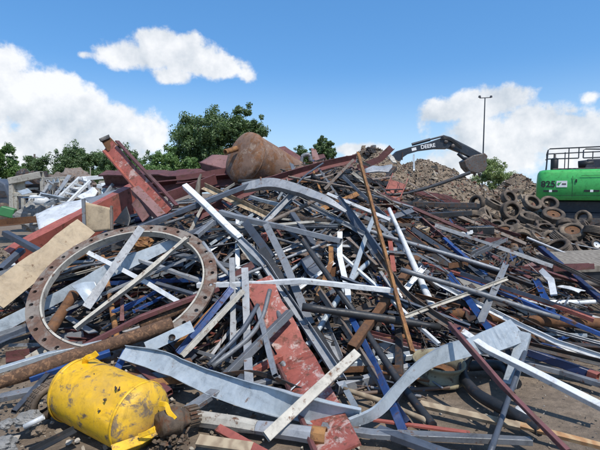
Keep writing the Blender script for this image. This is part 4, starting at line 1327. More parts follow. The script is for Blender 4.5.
# ------------------------------------------------------------------ the many lesser bars that fill the heap
ANCH = [(126, 270, 'inside the flange ring'), (40, 262, 'by the tan steel plate'), (150, 205, 'at the foot of the leaning red beam'),
        (205, 195, 'under the maroon beams'), (255, 195, 'below the rusty tank'), (225, 235, 'beside the bright white tube'),
        (300, 210, 'under the curved gutter'), (330, 185, 'around the wire mesh'), (372, 200, 'behind the ochre angle iron'), (402, 205, 'around the red channels'),
        (412, 262, 'beside the white pole'), (420, 232, 'near the pale timber beam'), (290, 270, 'above the level white tube'), (345, 262, 'around the black grille'),
        (270, 320, 'at the head of the wide red plate'), (225, 330, 'around the pale upright strips'), (345, 340, 'beside the taupe angle iron'), (385, 355, 'around the dark blue tube'),
        (400, 305, 'under the thick black pipe'), (440, 350, 'above the bare wheel rim'), (490, 345, 'by the twisted gutter end'), (560, 345, 'by the navy tube'),
        (470, 285, 'along the thin red bar'), (520, 300, 'along the long blue tube'), (560, 285, 'below the grey timber slab'), (490, 255, 'before the tyre heap'),
        (570, 310, 'above the long brown pipe'), (450, 235, 'near the black box beam'), (60, 330, 'behind the flaking rusty pipe'), (150, 360, 'behind the yellow tank'),
        (230, 390, 'under the dented gutter'), (330, 400, 'at the foot of the wide red plate'), (440, 205, 'below the debris mound'), (180, 290, 'at the rim of the flange ring'),
        (460, 315, 'under the brown pipe'), (430, 285, 'beneath the thin white angle'), (310, 240, 'under the grey open ended tube')]
PAL = [('dark', 'dark steel', 20), ('black', 'black', 11), ('grey', 'grey', 16), ('galv', 'galvanised', 14), ('slate', 'slate blue', 8), ('rust', 'rusty brown', 14),
       ('maroon', 'maroon', 9), ('taupe', 'taupe', 11), ('white', 'white', 3), ('cream', 'cream', 4), ('blue', 'blue', 2), ('navy', 'navy', 3), ('red', 'red', 3), ('ochre', 'ochre', 2), ('pale', 'pale', 2)]
KINDS = [('square_tube', 'box', 'square tube'), ('flat_bar', 'flat', 'flat bar'), ('angle_iron', 'angle', 'angle iron'), ('thin_rod', 'rod', 'round rod'), ('steel_pipe', 'pipe', 'pipe'), ('channel', 'chan', 'channel')]


def inheap(u, v):
    """where the picture shows tangled scrap"""
    if v > 372 and (u < 130 or u > 415): return False
    if v > 402: return False
    if u > 430 and v > 368: return False
    top = 205
    if u > 150: top = 190
    if u > 280: top = 172
    if u > 380: top = 190
    if u > 430: top = 212
    if u > 520: top = 255
    if u < 60: top = 265
    if u < 45 and v > 330: return False
    return v > top


def screen(p):
    q = p - Vector((0, 0, CAMZ))
    f = q.y * CP - q.z * SP
    return 300 + F * q.x / f, 225 - F * (q.y * SP + q.z * CP) / f


def direction(u, rr):
    k = rr.random()
    if u > 380:
        base = -38 if k < 0.42 else (-5 if k < 0.65 else 50)
    elif u < 200:
        base = 35 if k < 0.5 else (-35 if k < 0.8 else 0)
    else:
        base = -55 if k < 0.45 else (50 if k < 0.75 else 0)
    return rad(base + rr.uniform(-28, 28))


def stick_path(rr, u, v, L, lo, hi):
    p = hit(u, v, 0.0)
    th = direction(u, rr)
    d = Vector((math.cos(th), math.sin(th), 0))
    out = []
    l0, l1 = rr.uniform(lo, hi), rr.uniform(lo, hi)
    for s, l in ((-0.5, l0), (0.5, l1)):
        q = p + d * (L * s)
        q.z = max(H(q.x, q.y), 0.0) + l
        out.append(q)
    if rr.random() < 0.12:
        mdl = out[0].lerp(out[1], rr.uniform(0.35, 0.65)) + Vector((rr.uniform(-0.1, 0.1), rr.uniform(-0.1, 0.1), rr.uniform(-0.02, 0.14))) * L
        out.insert(1, mdl)
    return p, out


def fillers():
    rr = random.Random(21)
    tot = sum(w for _, _, w in PAL)
    used = {}
    n = 0
    while n < 300:
        u, v = rr.uniform(0, 600), rr.uniform(170, 425)
        if n >= 256: u, v = rr.uniform(225, 400), rr.uniform(188, 262)
        if not inheap(u, v): continue
        if v > 330 and rr.random() < 0.22: continue
        n += 1
        k = rr.uniform(0, tot)
        for mat, cname, w in PAL:
            k -= w
            if k <= 0: break
        name, kind, kname = rr.choice(KINDS + KINDS[:3] + KINDS[5:])
        d = hit(u, v).y
        L = rr.choice((0.5, 0.8, 1.1, 1.5, 2.0)) * rr.uniform(0.8, 1.2)
        if n > 256: L = rr.uniform(0.5, 1.1)
        if u > 430: L *= 0.9
        if v > 330: L = min(L, 0.8)
        upper = u > 375 and v < 252
        if upper and mat in ('galv', 'grey', 'white', 'cream', 'pale', 'blue'):
            mat, cname = rr.choice((('dark', 'dark steel'), ('maroon', 'maroon'), ('rust', 'rusty brown'), ('taupe', 'taupe'), ('black', 'black')))
        elif u > 375 and rr.random() < 0.4:
            mat, cname = rr.choice((('rust', 'rusty brown'), ('taupe', 'taupe'), ('maroon', 'maroon'), ('dark', 'dark steel')))
        lng = n % (3 if u < 375 else 5) == 0 and v < 350 and not upper
        if lng:      # the long pale ones lie on top
            mat, cname = rr.choice((('galv', 'galvanised'), ('grey', 'grey'), ('grey', 'grey'), ('slate', 'slate blue'), ('taupe', 'taupe'), ('white', 'white'), ('pale', 'pale blue'), ('cream', 'cream')))
            L = rr.uniform(1.3, 2.4) if v > 250 else rr.uniform(1.0, 1.9)
        p, ps = stick_path(rr, u, v, L, 0.2 if lng else 0.03, (0.42 if lng else 0.3) if v < 330 else 0.14)
        if any(screen(q)[1] > 396 for q in ps): 
            n -= 1
            continue
        w = rr.choice((0.034, 0.045, 0.055, 0.07, 0.09, 0.11)) * (0.6 if kind in ('rod', 'pipe') else 1)
        if upper: w = min(w, 0.06)
        if lng: w = rr.choice((0.034, 0.042, 0.05, 0.06))
        h = w * rr.uniform(0.6, 1.0)
        if kind == 'flat': h = 0.008
        mb = MB()
        if len(ps) > 2 and kind in ('rod', 'pipe', 'flat'): path = smooth_path(ps, 6)
        else: path = subdivide(ps, 0.13)
        sweep(mb, profile(kind, w, h), path, rr.uniform(-0.7, 0.7), 'z' if rr.random() < 0.6 else 'cam', wob=0.005 * L, seed=n)
        o = mb.build(name, M[mat])
        a = min(ANCH, key=lambda q: (q[0] - u) ** 2 + (q[1] - v) ** 2)[2]
        size = ('long ' if L > 1.35 else 'short ' if L < 0.8 else '') + ('thin ' if w < 0.03 else 'wide ' if w > 0.06 else '')
        bent = 'kinked ' if len(ps) > 2 else ''
        lab = f'{size}{bent}{cname} {kname} {a}'
        tag(o, lab, kname, 'bars and tubes tangled in the scrap heap', 'thing')
    # the still smaller ones
    mb = MB()
    for i in range(900):
        u, v = rr.uniform(-20, 620), rr.uniform(165, 425)
        if not inheap(u, v): continue
        L = rr.uniform(0.25, 0.9)
        p, ps = stick_path(rr, u, v, L, 0.0, 0.2 if v < 330 else 0.08)
        if any(screen(q)[1] > 412 for q in ps): continue
        kind = rr.choice(('flat', 'box', 'rod', 'angle', 'angle'))
        w = rr.choice((0.012, 0.018, 0.026, 0.034))
        pr = profile(kind, w, 0.006 if kind == 'flat' else w * 0.8)
        sweep(mb, (pr[0], None, pr[2]), subdivide(ps, 0.5), rr.uniform(-1, 1), 'z', seed=i)
    tag(mb.build('debris', M['bits2']), 'mass of smaller bars and offcuts packed between the larger ones', 'scrap offcuts', kind='stuff')


fillers()

# ------------------------------------------------------------------ tyres
def tyres():
    rr = random.Random(31)
    G = 'tyres of the dusty tyre heap'
    # u, v, distance, width in the picture, axis, dusty, rim, label
    T = [
        (477, 203, 12.6, 17, (-0.9, -0.5, 0.1), 0, None, 'black tyre standing on edge at the near end of the tyre heap'),
        (494, 204, 12.9, 19, (0.35, -0.35, 0.85), 1, None, 'dusty tyre lying tilted on top beside the end of the heap'),
        (486, 216, 11.8, 19, (0.75, -0.5, 0.45), 1, None, 'dusty ribbed tyre leaning against the standing tyre'),
        (511, 211, 12.2, 21, (0.1, -0.95, 0.3), 0, None, 'large black tyre facing the viewer with a wide open hole'),
        (529, 218, 11.9, 20, (0.05, -0.45, 0.9), 1, None, 'pale dusty tyre lying nearly flat with a dark round hole'),
        (532, 203, 13.2, 19, (0.15, -0.75, 0.6), 1, None, 'dusty tyre tilted upward below the machine corner'),
        (549, 204, 13.4, 18, (-0.2, -0.7, 0.6), 0, None, 'black tyre leaning beneath the green machine'),
        (553, 216, 12.2, 22, (-0.1, -0.55, 0.85), 0, 'rust', 'black tyre holding a rusty wheel disc'),
        (570, 229, 11.0, 22, (-0.55, -0.55, 0.65), 0, None, 'black tyre tilted sideways with a pale sidewall'),
        (550, 241, 10.2, 22, (0.1, -0.9, 0.42), 1, None, 'dusty tyre facing the viewer in front of the tyre heap'),
        (509, 198, 14.0, 17, (0.3, -0.8, 0.5), 0, None, 'tyre at the back of the heap above the large open tyre'),
        (496, 224, 11.4, 16, (0.1, -0.35, 0.93), 0, 'rust', 'small tyre with rusty hub before the ribbed tyre'),
        (583, 218, 12.0, 16, (-0.8, -0.5, 0.3), 1, None, 'brownish tyre on edge beneath the dark undercarriage'),
        (528, 247, 10.0, 22, (0.2, -0.5, 0.83), 1, 'taupe', 'dusty tyre with a spoked grey hub at the front of the heap'),
        (505, 245, 10.2, 18, (-0.1, -0.6, 0.8), 0, 'rust', 'tyre with a rust brown hub at the front edge'),
        (588, 236, 10.6, 22, (0.05, -0.4, 0.9), 1, 'ochre', 'flat tyre with an orange rusted rim beside the timber slab'),
        (461, 213, 12.2, 15, (0.4, -0.6, 0.6), 0, None, 'lone black tyre apart from the heap below the debris mound'),
        (441, 219, 11.2, 14, (-0.3, -0.8, 0.4), 0, None, 'dark tyre near the level black tube'),
        (596, 245, 9.6, 12, (0.0, -0.85, 0.4), 0, 'white', 'small tyre with a white rim at the edge of the photo'),
        (519, 231, 11.0, 19, (0.05, -0.3, 0.95), 0, None, 'tyre lying flat under the pale dusty tyre'),
        (545, 229, 11.2, 18, (-0.2, -0.35, 0.9), 0, None, 'tyre lying flat beneath the tyre with the rusty disc'),
    ]
    for (u, v, d, w, ax, dusty, rim, lab) in T:
        c = P(u, v, d)
        t = empty('tyre', c, lab, 'tyre', G)
        R_ = w * d / F * 0.49
        tyre_mesh(c, ax, R_, R_ * rr.uniform(0.62, 0.8), t, False, 'rubberdust' if dusty else 'rubber', rim)
    # the rest of the heap: one tyre, copied
    protos = {}
    spots = []
    for i in range(260):
        x, y = rr.uniform(3.6, 9.6), rr.uniform(8.6, 14.5)
        u = 300 + F * x / y
        z = H(x, y)
        v = 225 - F * (z - CAMZ) / y - 32
        if u < 432 or u > 640: continue
        if u < 470 and y < 11: continue
        if any((x - a) ** 2 + (y - b) ** 2 < 0.11 for a, b in spots): continue
        spots.append((x, y))
    for k, (x, y) in enumerate(spots):
        loc = Vector((x, y, H(x, y) + rr.uniform(0.1, 0.3)))
        kind_ = k % 3
        proto = protos.get(kind_)
        if proto is None:
            lab, m_, rim_ = (('worn brown tyre half buried under the others in the tyre heap', 'rubberdust', None), ('worn black tyre half buried under the others in the tyre heap', 'rubber', None), ('worn tyre with a rusty rim half buried in the tyre heap', 'rubberdust', 'rust'))[kind_]
            proto = protos[kind_] = empty('tyre', (0, 0, 0), lab, 'tyre', G)
            tyre_mesh(Vector((0, 0, 0)), (0, 0, 1), 0.3, (0.2, 0.24, 0.17)[kind_], proto, False, m_, rim_)
            o = proto
        else:
            o = proto.copy()
            COL.objects.link(o)
            for ch in proto.children:
                q = ch.copy()
                COL.objects.link(q)
                q.parent = o
        o.location = loc
        o.rotation_euler = (rr.uniform(-0.7, 0.9), rr.uniform(-0.7, 0.7), rr.uniform(0, 6))
        s = rr.uniform(0.6, 0.95)
        o.scale = (s, s, s)


tyres()


# ------------------------------------------------------------------ green material handler
def machine():
    yaw = rad(-28)
    o = Vector((P(536, 200, 17.5).x, 17.5, 0))
    t = empty('material_handler', o, 'green material handler with black roof railing parked behind the tyre heap', 'machine')
    ca, sa = math.cos(yaw), math.sin(yaw)

    def W(x, y, z):
        return o + Vector((ca * x - sa * y, sa * x + ca * y, z))
    rot = Matrix.Rotation(yaw, 3, 'Z')
    z0, z1 = 1.47, 2.67
    # counterweight body: rounded outline in plan, swept up
    mb = MB()
    L, Dp = 4.6, 2.9
    plan = []
    for (cx, cy, a0) in ((0.35, 0.35, 180), (L - 0.35, 0.35, 270), (L - 0.2, Dp - 0.2, 0), (0.2, Dp - 0.2, 90)):
        r = 0.35 if cy < 1 else 0.2
        for k in range(7):
            a = rad(a0 + 15 * k)
            plan.append((cx + r * math.cos(a), cy + r * math.sin(a)))
    levels = [(z0, 0.06, 0.1), (z0 + 0.1, 0.0, 0.0), (z0 + 0.62, 0.0, 0.0), (z1 - 0.14, 0.03, 0.05), (z1 - 0.04, 0.09, 0.13), (z1, 0.2, 0.28)]
    vs, fs = [], []
    n = len(plan)
    for z, ix, iy in levels:
        for x, y in plan:
            vs.append(W(L / 2 + (x - L / 2) * (1 - 2 * ix / L), Dp / 2 + (y - Dp / 2) * (1 - 2 * iy / Dp), z))
    for i in range(len(levels) - 1):
        for j in range(n):
            k = (j + 1) % n
            fs.append((i * n + j, i * n + k, (i + 1) * n + k, (i + 1) * n + j))
    mb.add(vs, fs, True)
    mb.add(vs[-n:], [tuple(range(n))])
    mb.add(vs[:n], [tuple(reversed(range(n)))])
    body = mb.build('counterweight', M['green'], t)
    # slots
    for x in (0.34, 0.64, 1.70, 2.0):
        mb = MB()
        mb.box(W(x, -0.004, 1.83), (0.19, 0.03, 0.07), rot)
        mb.build('vent_slot', M['number'], t)
    for x in (0.49, 1.85):
        mb = MB()
        mb.box(W(x, -0.004, 1.83), (0.1, 0.026, 0.09), rot)
        mb.build('reflector', M['letter'], t)
    mb = MB()
    mb.box(W(0.864, -0.006, 2.10), (0.36, 0.02, 0.25), rot)
    pl = mb.build('emblem_plate', M['letter'], t)
    mb = MB()
    c = W(0.78, -0.022, 2.11)
    ex, ez = Vector((ca, sa, 0)), Vector((0, 0, 1))
    pr = [c + ex * a * 0.09 + ez * b * 0.09 for a, b in ((-0.9, -0.3), (-0.2, -0.9), (0.9, 0.9), (0.2, 0.5), (-0.5, 0.5))]
    mb.add(pr + [p + Vector((0, 0.01, 0)) for p in pr], [(0, 1, 2, 3, 4)])
    mb.build('emblem', M['green'], pl)
    mb = MB()
    mb.box(W(0.94, -0.02, 2.10), (0.14, 0.008, 0.05), rot)
    mb.build('emblem_bar', M['bucket'], pl)
    text_mesh('number_lettering', '825', M['number'], W(0.40, -0.012, 2.09), (math.pi / 2, 0, yaw), 0.34, t).scale = (1.0, 1, 1)
    # roof deck and kit
    mb = MB()
    mb.box(W(2.5, 1.5, z1 + 0.03), (3.9, 2.2, 0.06), rot)
    mb.build('roof_deck', M['bucket'], t, 0.01)

    def rail(pts, r=0.024, name='railing'):
        m2 = MB()
        sweep(m2, (circ(r, 8), None, True), [W(*p) for p in pts])
        m2.build(name, M['deere'], t)
    H1 = 3.5
    rail([(0.32, 0.25, z1), (0.36, 0.25, H1 - 0.05), (0.42, 0.25, H1), (4.3, 0.25, H1 + 0.02)])
    rail([(0.33, 0.25, 3.1), (1.40, 0.25, 3.1)])
    rail([(0.36, 0.25, H1 - 0.05), (0.36, 2.2, H1 - 0.05), (0.34, 2.2, z1)])
    rail([(0.33, 0.25, 3.1), (0.33, 2.2, 3.2)])
    rail([(0.36, 2.2, H1 - 0.05), (4.3, 2.2, H1)])
    rail([(1.07, 0.25, z1), (1.07, 0.25, H1)], 0.02, 'rail_post')
    rail([(1.05, 2.2, z1), (1.05, 2.2, H1)], 0.02, 'rail_post')
    rail([(1.40, 0.25, 3.1), (1.40, 0.25, H1)], 0.02, 'rail_post')
    rail([(1.55, 0.25, 3.1), (1.55, 0.25, H1 - 0.1), (1.62, 0.25, H1 - 0.06), (4.3, 0.25, H1 - 0.22)])
    rail([(1.55, 0.25, 3.1), (4.3, 0.25, 3.12)])
    rail([(2.05, 2.2, z1), (2.05, 2.2, H1)], 0.02, 'rail_post')
    mb = MB()
    lathe(mb, [(0, 0), (0.13, 0.0), (0.14, 0.05), (0.14, 0.46), (0.1, 0.5), (0.045, 0.52), (0.045, 0.68), (0.0, 0.68)], W(0.62, 0.9, z1), (0, 0, 1), 20)
    mb.build('exhaust_stack', M['number'], t)
    mb = MB()
    mb.box(W(2.2, 1.2, z1 + 0.22), (1.1, 1.0, 0.4), rot, 0.85)
    mb.build('engine_hood', M['deere'], t, 0.04)
    mb = MB()
    lathe(mb, [(0, 0), (0.16, 0.0), (0.17, 0.5), (0, 0.55)], W(1.45, 0.9, z1 + 0.2), (ca, sa, 0.1), 16)
    mb.build('air_filter', M['number'], t)
    for x0_, x1_, zz in ((0.1, 4.4, 1.66), (1.25, 4.4, 2.42)):
        mb = MB()
        mb.box(W((x0_ + x1_) / 2, 0.0, zz), (x1_ - x0_ - 0.5, 0.012, 0.012), rot)
        mb.build('panel_seam', M['number'], t)
    for xx in (1.22, 2.4):
        mb = MB()
        mb.box(W(xx, 0.0, 2.0), (0.012, 0.012, 0.82), rot)
        mb.build('panel_seam', M['number'], t)
    for xx in (1.34, 2.28):
        mb = MB()
        mb.box(W(xx, -0.01, 2.22), (0.05, 0.04, 0.12), rot)
        mb.build('latch', M['number'], t, 0.006)
    # boom foot, cab and undercarriage
    mb = MB()
    mb.box(W(2.3, 1.6, 1.2), (3.6, 2.2, 0.5), rot)
    mb.build('turntable', M['deere'], t, 0.05)
    mb = MB()
    mb.box(W(4.9, 1.4, 2.9), (1.5, 1.5, 1.9), rot, 0.9)
    cb = mb.build('cab', M['green'], t, 0.05)
    mb = MB()
    mb.box(W(4.7, 0.66, 3.1), (1.0, 0.04, 1.0), rot)
    mb.build('window', M['number'], cb)
    for yy in (0.2, 2.4):
        mb = MB()
        plan2 = []
        for k in range(24):
            a = 2 * math.pi * k / 24
            cx = 4.2 if math.cos(a) > 0 else 0.9
            plan2.append((cx + 0.48 * math.cos(a), 0.5 + 0.48 * math.sin(a)))
        vs = [W(x, yy, z) for x, z in plan2] + [W(x, yy + 0.6, z) for x, z in plan2]
        n = 24
        mb.add(vs, [tuple(range(n)), tuple(reversed(range(n, 2 * n)))] + [(j, (j + 1) % n, n + (j + 1) % n, n + j) for j in range(n)])
        tr = mb.build('crawler_track', M['deere'], t)
        mb = MB()
        mb.box(W(2.6, yy - 0.02, 0.58), (2.2, 0.06, 0.42), rot)
        mb.build('side_plate', M['bucket'], tr)


machine()


# ------------------------------------------------------------------ excavator behind the mound
def excavator():
    y0 = 34.0
    c = P(385, 190, y0)
    t = empty('excavator', (c.x, y0, 0), 'dark excavator with raised boom and lettered arm working behind the debris mound', 'excavator')
    mb = MB()
    prism(mb, [(380, 186), (384, 172), (391, 157), (397, 151), (410, 147), (428, 142.5), (441, 138), (447, 136.5), (452, 139), (453, 144), (448, 148.5), (436, 148.5), (420, 150.5), (408, 154), (402, 158), (396, 172), (392, 186)], y0, 0.7)
    boom = mb.build('boom', M['deere'], t, 0.03)
    text_mesh('lettering', 'DEERE', M['letter'], P(428, 146.3, y0 - 0.02), (math.pi / 2, rad(-9), 0), 0.40, t)
    mb = MB()
    prism(mb, [(411.5, 148.3), (416, 147.2), (416.6, 150), (412.1, 151.1)], y0 - 0.015, 0.02)
    mb.build('emblem', M['letter'], t)
    mb = MB()
    sweep(mb, (circ(0.12, 10), None, True), [P(412, 144.5, y0 + 0.2), P(430, 139.5, y0 + 0.2)])
    sweep(mb, (circ(0.07, 10), None, True), [P(430, 139.5, y0 + 0.2), P(444, 135.8, y0 + 0.2)])
    mb.build('hydraulic_cylinder', M['deere'], t)
    mb = MB()
    prism(mb, [(441, 139), (444, 135), (451, 137), (466, 146), (481, 155), (482, 159), (477, 160), (462, 153), (452, 149), (444, 147)], y0 + 0.1, 0.5)
    mb.build('stick', M['deere'], t, 0.03)
    mb = MB()
    sweep(mb, (circ(0.1, 10), None, True), [P(455, 141, y0 + 0.3), P(468, 147.5, y0 + 0.3), P(484, 156, y0 + 0.3)])
    mb.build('hydraulic_cylinder', M['deere'], t)
    mb = MB()
    sweep(mb, (circ(0.13, 10), None, True), [P(458, 153.5, y0 + 0.2), P(463, 158, y0 + 0.2), P(473, 160, y0 + 0.2)])
    mb.build('bucket_link', M['deere'], t)
    mb = MB()
    prism(mb, [(464, 161), (474, 155), (485, 153), (488, 156), (486.5, 161), (488, 165), (485, 171), (478, 173.5), (470, 171.5), (466, 167)], y0 - 0.2, 1.2)
    bk = mb.build('bucket', M['bucket'], t, 0.06)
    for (u, v) in ((466, 170), (470, 173), (475, 175), (480, 175.5)):
        m2 = MB()
        prism(m2, [(u - 1.2, v - 2), (u + 1.2, v - 2), (u + .2, v + 1.5)], y0 + 0.1, 0.25)
        m2.build('tooth', M['bucket'], bk)
    for k in range(3):
        mb = MB()
        z_ = 0.12 * k
        sweep(mb, (circ(0.035, 6), None, True), smooth_path([P(441, 139.5 - k * 0.6, y0 - 0.05), P(445, 138.6 - k * 0.8, y0 - 0.12), P(452, 141.5 - k, y0 - 0.1), P(462, 149 - k, y0 - 0.05)], 6))
        mb.build('hose', M['number'], t)
    for (u, v) in ((446, 141.5), (479, 157.5), (453, 146)):
        mb = MB()
        lathe(mb, [(0, -0.06), (0.14, -0.06), (0.16, 0), (0.14, 0.75), (0, 0.75)], P(u, v, y0 - 0.05), (0, 1, 0), 16)
        mb.build('pivot_pin', M['bucket'], t)
    # body, hidden by the mound from here
    x = P(375, 190, y0 + 1).x
    mb = MB()
    mb.box((x, y0 + 1, 1.75), (3.2, 3.0, 1.3))
    mb.build('house', M['deere'], t, 0.1)
    mb = MB()
    mb.box((x + 0.4, y0 + 0.3, 2.3), (1.6, 1.2, 1.7), None, 0.9)
    mb.build('cab', M['deere'], t, 0.08)
    for yy in (-0.6, 2.6):
        mb = MB()
        mb.box((x, y0 + yy, 0.5), (4.4, 0.65, 1.0))
        mb.build('crawler_track', M['number'], t, 0.3)


excavator()


# ------------------------------------------------------------------ poles
def poles():
    y = 62.0
    b = P(483, 175, y)
    t = empty('light_pole', (b.x, y, 0), 'tall thin pole with a two-lamp crossbar above the bucket', 'light pole')
    top = P(485, 98, y)
    mb = MB()
    sweep(mb, (circ(0.10, 10), None, True), [Vector((b.x - 0.1, y, 0)), top], scales=[1.2, 0.7])
    mb.build('mast', M['deere'], t)
    mb = MB()
    sweep(mb, (circ(0.06, 8), None, True), [P(479.5, 98, y), P(491, 97.5, y)])
    mb.build('crossbar', M['deere'], t)
    for u in (479.6, 491):
        mb = MB()
        q = P(u, 97.3, y)
        mb.box(q + Vector((0, 0, 0.1)), (0.3, 0.3, 0.26), None, 0.7)
        mb.build('lamp', M['deere'], t)
    y = 70.0
    b = P(34.5, 180, y)
    t = empty('utility_pole', (b.x, y, 0), 'wooden utility pole with a short crossarm among the far trees', 'utility pole')
    mb = MB()
    sweep(mb, (circ(0.17, 8), None, True), [Vector((b.x, y, 0)), P(34.5, 154, y)], scales=[1.1, 0.8])
    mb.build('mast', M['polewood'], t)
    mb = MB()
    sweep(mb, profile('flat', 0.14, 0.14), [P(31.5, 157.3, y), P(37.5, 157.3, y)])
    mb.build('crossarm', M['polewood'], t)
    mb = MB()
    y = 40
    b = P(90.3, 200, y)
    sweep(mb, (circ(0.05, 8), None, True), [Vector((b.x, y, 0)), P(90.3, 167, y)])
    tag(mb.build('metal_post', M['cream']), 'thin pale post standing before the far trees', 'post')


poles()


# ------------------------------------------------------------------ trees
def tree(name, u0, u1, vtop, vbot, y, mat, label, seed, dens=1.0, leafs=0.26, lobes=13, group='trees beyond the yard', trunk_v=None, gap=0.0, shape=1.0):
    """tapered trunk, limbs, and a crown of leaf clumps filling the outline (u0..u1, vtop..vbot) at distance y"""
    rr = random.Random(seed)
    pc = P((u0 + u1) / 2, (vtop + vbot) / 2, y)
    rx = (u1 - u0) / 2 * y / F
    rz = (vbot - vtop) / 2 * y / F
    base = Vector((pc.x, y, 0))
    t = empty(name, base, label, 'tree', group)
    mb = MB()
    top = Vector((pc.x, y, pc.z + rz * 0.3))
    tr = max(0.08, rx * 0.055)
    sweep(mb, (circ(tr, 10), None, True), subdivide([base, Vector((pc.x + 0.1, y, pc.z - rz * 0.4)), top], 0.8), scales=[1.3, 0.9, 0.25], wob=0.12, seed=seed)
    cl = []
    lobes = int(lobes * 2.0)
    for k in range(lobes):
        for _ in range(30):
            a, b, c = rr.uniform(-1, 1), rr.uniform(-1, 1), rr.uniform(-1, 1)
            if a * a + b * b + c * c < 1: break
        wide = 1 - 0.28 * max(0, c) * shape
        q = Vector((pc.x + a * rx * 0.80 * wide, y + b * rx * 0.7, pc.z + c * rz * 0.80))
        cl.append((q, (rx * rz) ** 0.5 * rr.uniform(0.26, 0.42)))
        if k % 3 == 0:
            s = Vector((pc.x, y, max(0.3, pc.z - rz * rr.uniform(0.1, 0.7))))
            sweep(mb, (circ(tr * 0.38, 6), None, True), subdivide([s, s.lerp(q, 0.55) + Vector((0, 0, 0.1 * rz)), q], 0.8), scales=[1, 0.5, 0.2], wob=0.1, seed=seed + k)
    mb.build('trunk', M['bark'], t)
    mb = MB()
    vs, fs = [], []
    per = int(900 * dens)
    for q, r in cl:
        sub = [(q + Vector((rr.gauss(0, 1), rr.gauss(0, 1), rr.gauss(0, 0.8))) * r * 0.42, r * rr.uniform(0.25, 0.5)) for _ in range(12)]
        for i in range(per):
            sc, sr = sub[i % 12]
            d = Vector((rr.gauss(0, 1), rr.gauss(0, 1), rr.gauss(0, 1))).normalized()
            p = sc + d * sr * rr.random() ** 0.4
            n = (d + Vector((rr.uniform(-1, 1), rr.uniform(-1, 1), rr.uniform(-0.3, 1.2)))).normalized()
            e = n.orthogonal().normalized()
            e = Matrix.Rotation(rr.uniform(0, 6.3), 3, n) @ e
            f = n.cross(e)
            s = leafs * rr.uniform(0.3, 0.62)
            o = len(vs)
            vs += [p - e * s, p + f * s * 0.55, p + e * s, p - f * s * 0.55]
            fs.append((o, o + 1, o + 2, o + 3))
    mb.add(vs, fs)
    mb.build('crown', M[mat], t)


tree('oak_tree', 156, 240, 100, 182, 46, 'leafdark', 'large dark oak tree rising highest behind the leaning red beam', 1, 1.15, 0.26, 17)
tree('oak_tree', 216, 268, 104, 158, 47, 'leafdark', 'dark oak tree crowding against the tallest oak behind the rusty tank', 2, 1.1, 0.26, 13)
tree('bushy_tree', 136, 202, 144, 196, 40, 'leafmid', 'rounded mid green tree low in front of the large oak', 3, 1.2, 0.2, 12)
tree('oak_tree', 90, 152, 145, 198, 50, 'leafdark', 'dark tree behind the upper part of the leaning red beam', 4, 1.0, 0.24, 12)
tree('oak_tree', 38, 90, 137, 196, 58, 'leafdark', 'taller dark tree behind the white scrap frames', 5, 1.0, 0.26, 11)
tree('oak_tree', 70, 116, 145, 196, 60, 'leafdark', 'dark tree behind the thin pale post', 6, 1.0, 0.26, 11)
tree('bushy_tree', -16, 34, 143, 198, 50, 'leafmid', 'green tree at the edge of the photo behind the grey rack', 7, 1.1, 0.24, 11)
tree('oak_tree', 18, 60, 153, 196, 62, 'leafdark', 'low dark tree by the utility pole', 8, 1.0, 0.26, 9)
tree('oak_tree', 102, 148, 147, 198, 56, 'leafdark', 'dark narrow tree just past the red beam tip', 14, 1.0, 0.26, 9)
tree('bushy_tree', 118, 158, 158, 200, 43, 'leafmid', 'small green tree behind the middle of the leaning red beam', 15, 1.0, 0.2, 9)
tree('oak_tree', 50, 106, 148, 202, 68, 'leafdark', 'far dark tree filling the gap behind the lattice frame', 16, 1.0, 0.3, 10)
tree('oak_tree', 138, 178, 150, 200, 66, 'leafdark', 'far dark tree seen between red beam and large oak', 17, 1.0, 0.3, 9)
tree('bushy_tree', 0, 50, 160, 204, 66, 'leafmid', 'low far bushy tree behind the grey rack', 18, 1.0, 0.3, 10)
tree('oak_tree', 311, 338, 134, 166, 48, 'leafdark', 'small dark tree peeping over the heap near the tank', 9, 0.9, 0.2, 9)
tree('oak_tree', 288, 318, 143, 170, 50, 'leafdark', 'low sparse tree between the tank and the small dark tree', 10, 0.5, 0.18, 8)
tree('bushy_tree', 474, 514, 158, 200, 52, 'leafpale', 'pale green tree beyond the mound beside the bucket', 11, 0.8, 0.2, 12, shape=2.0)


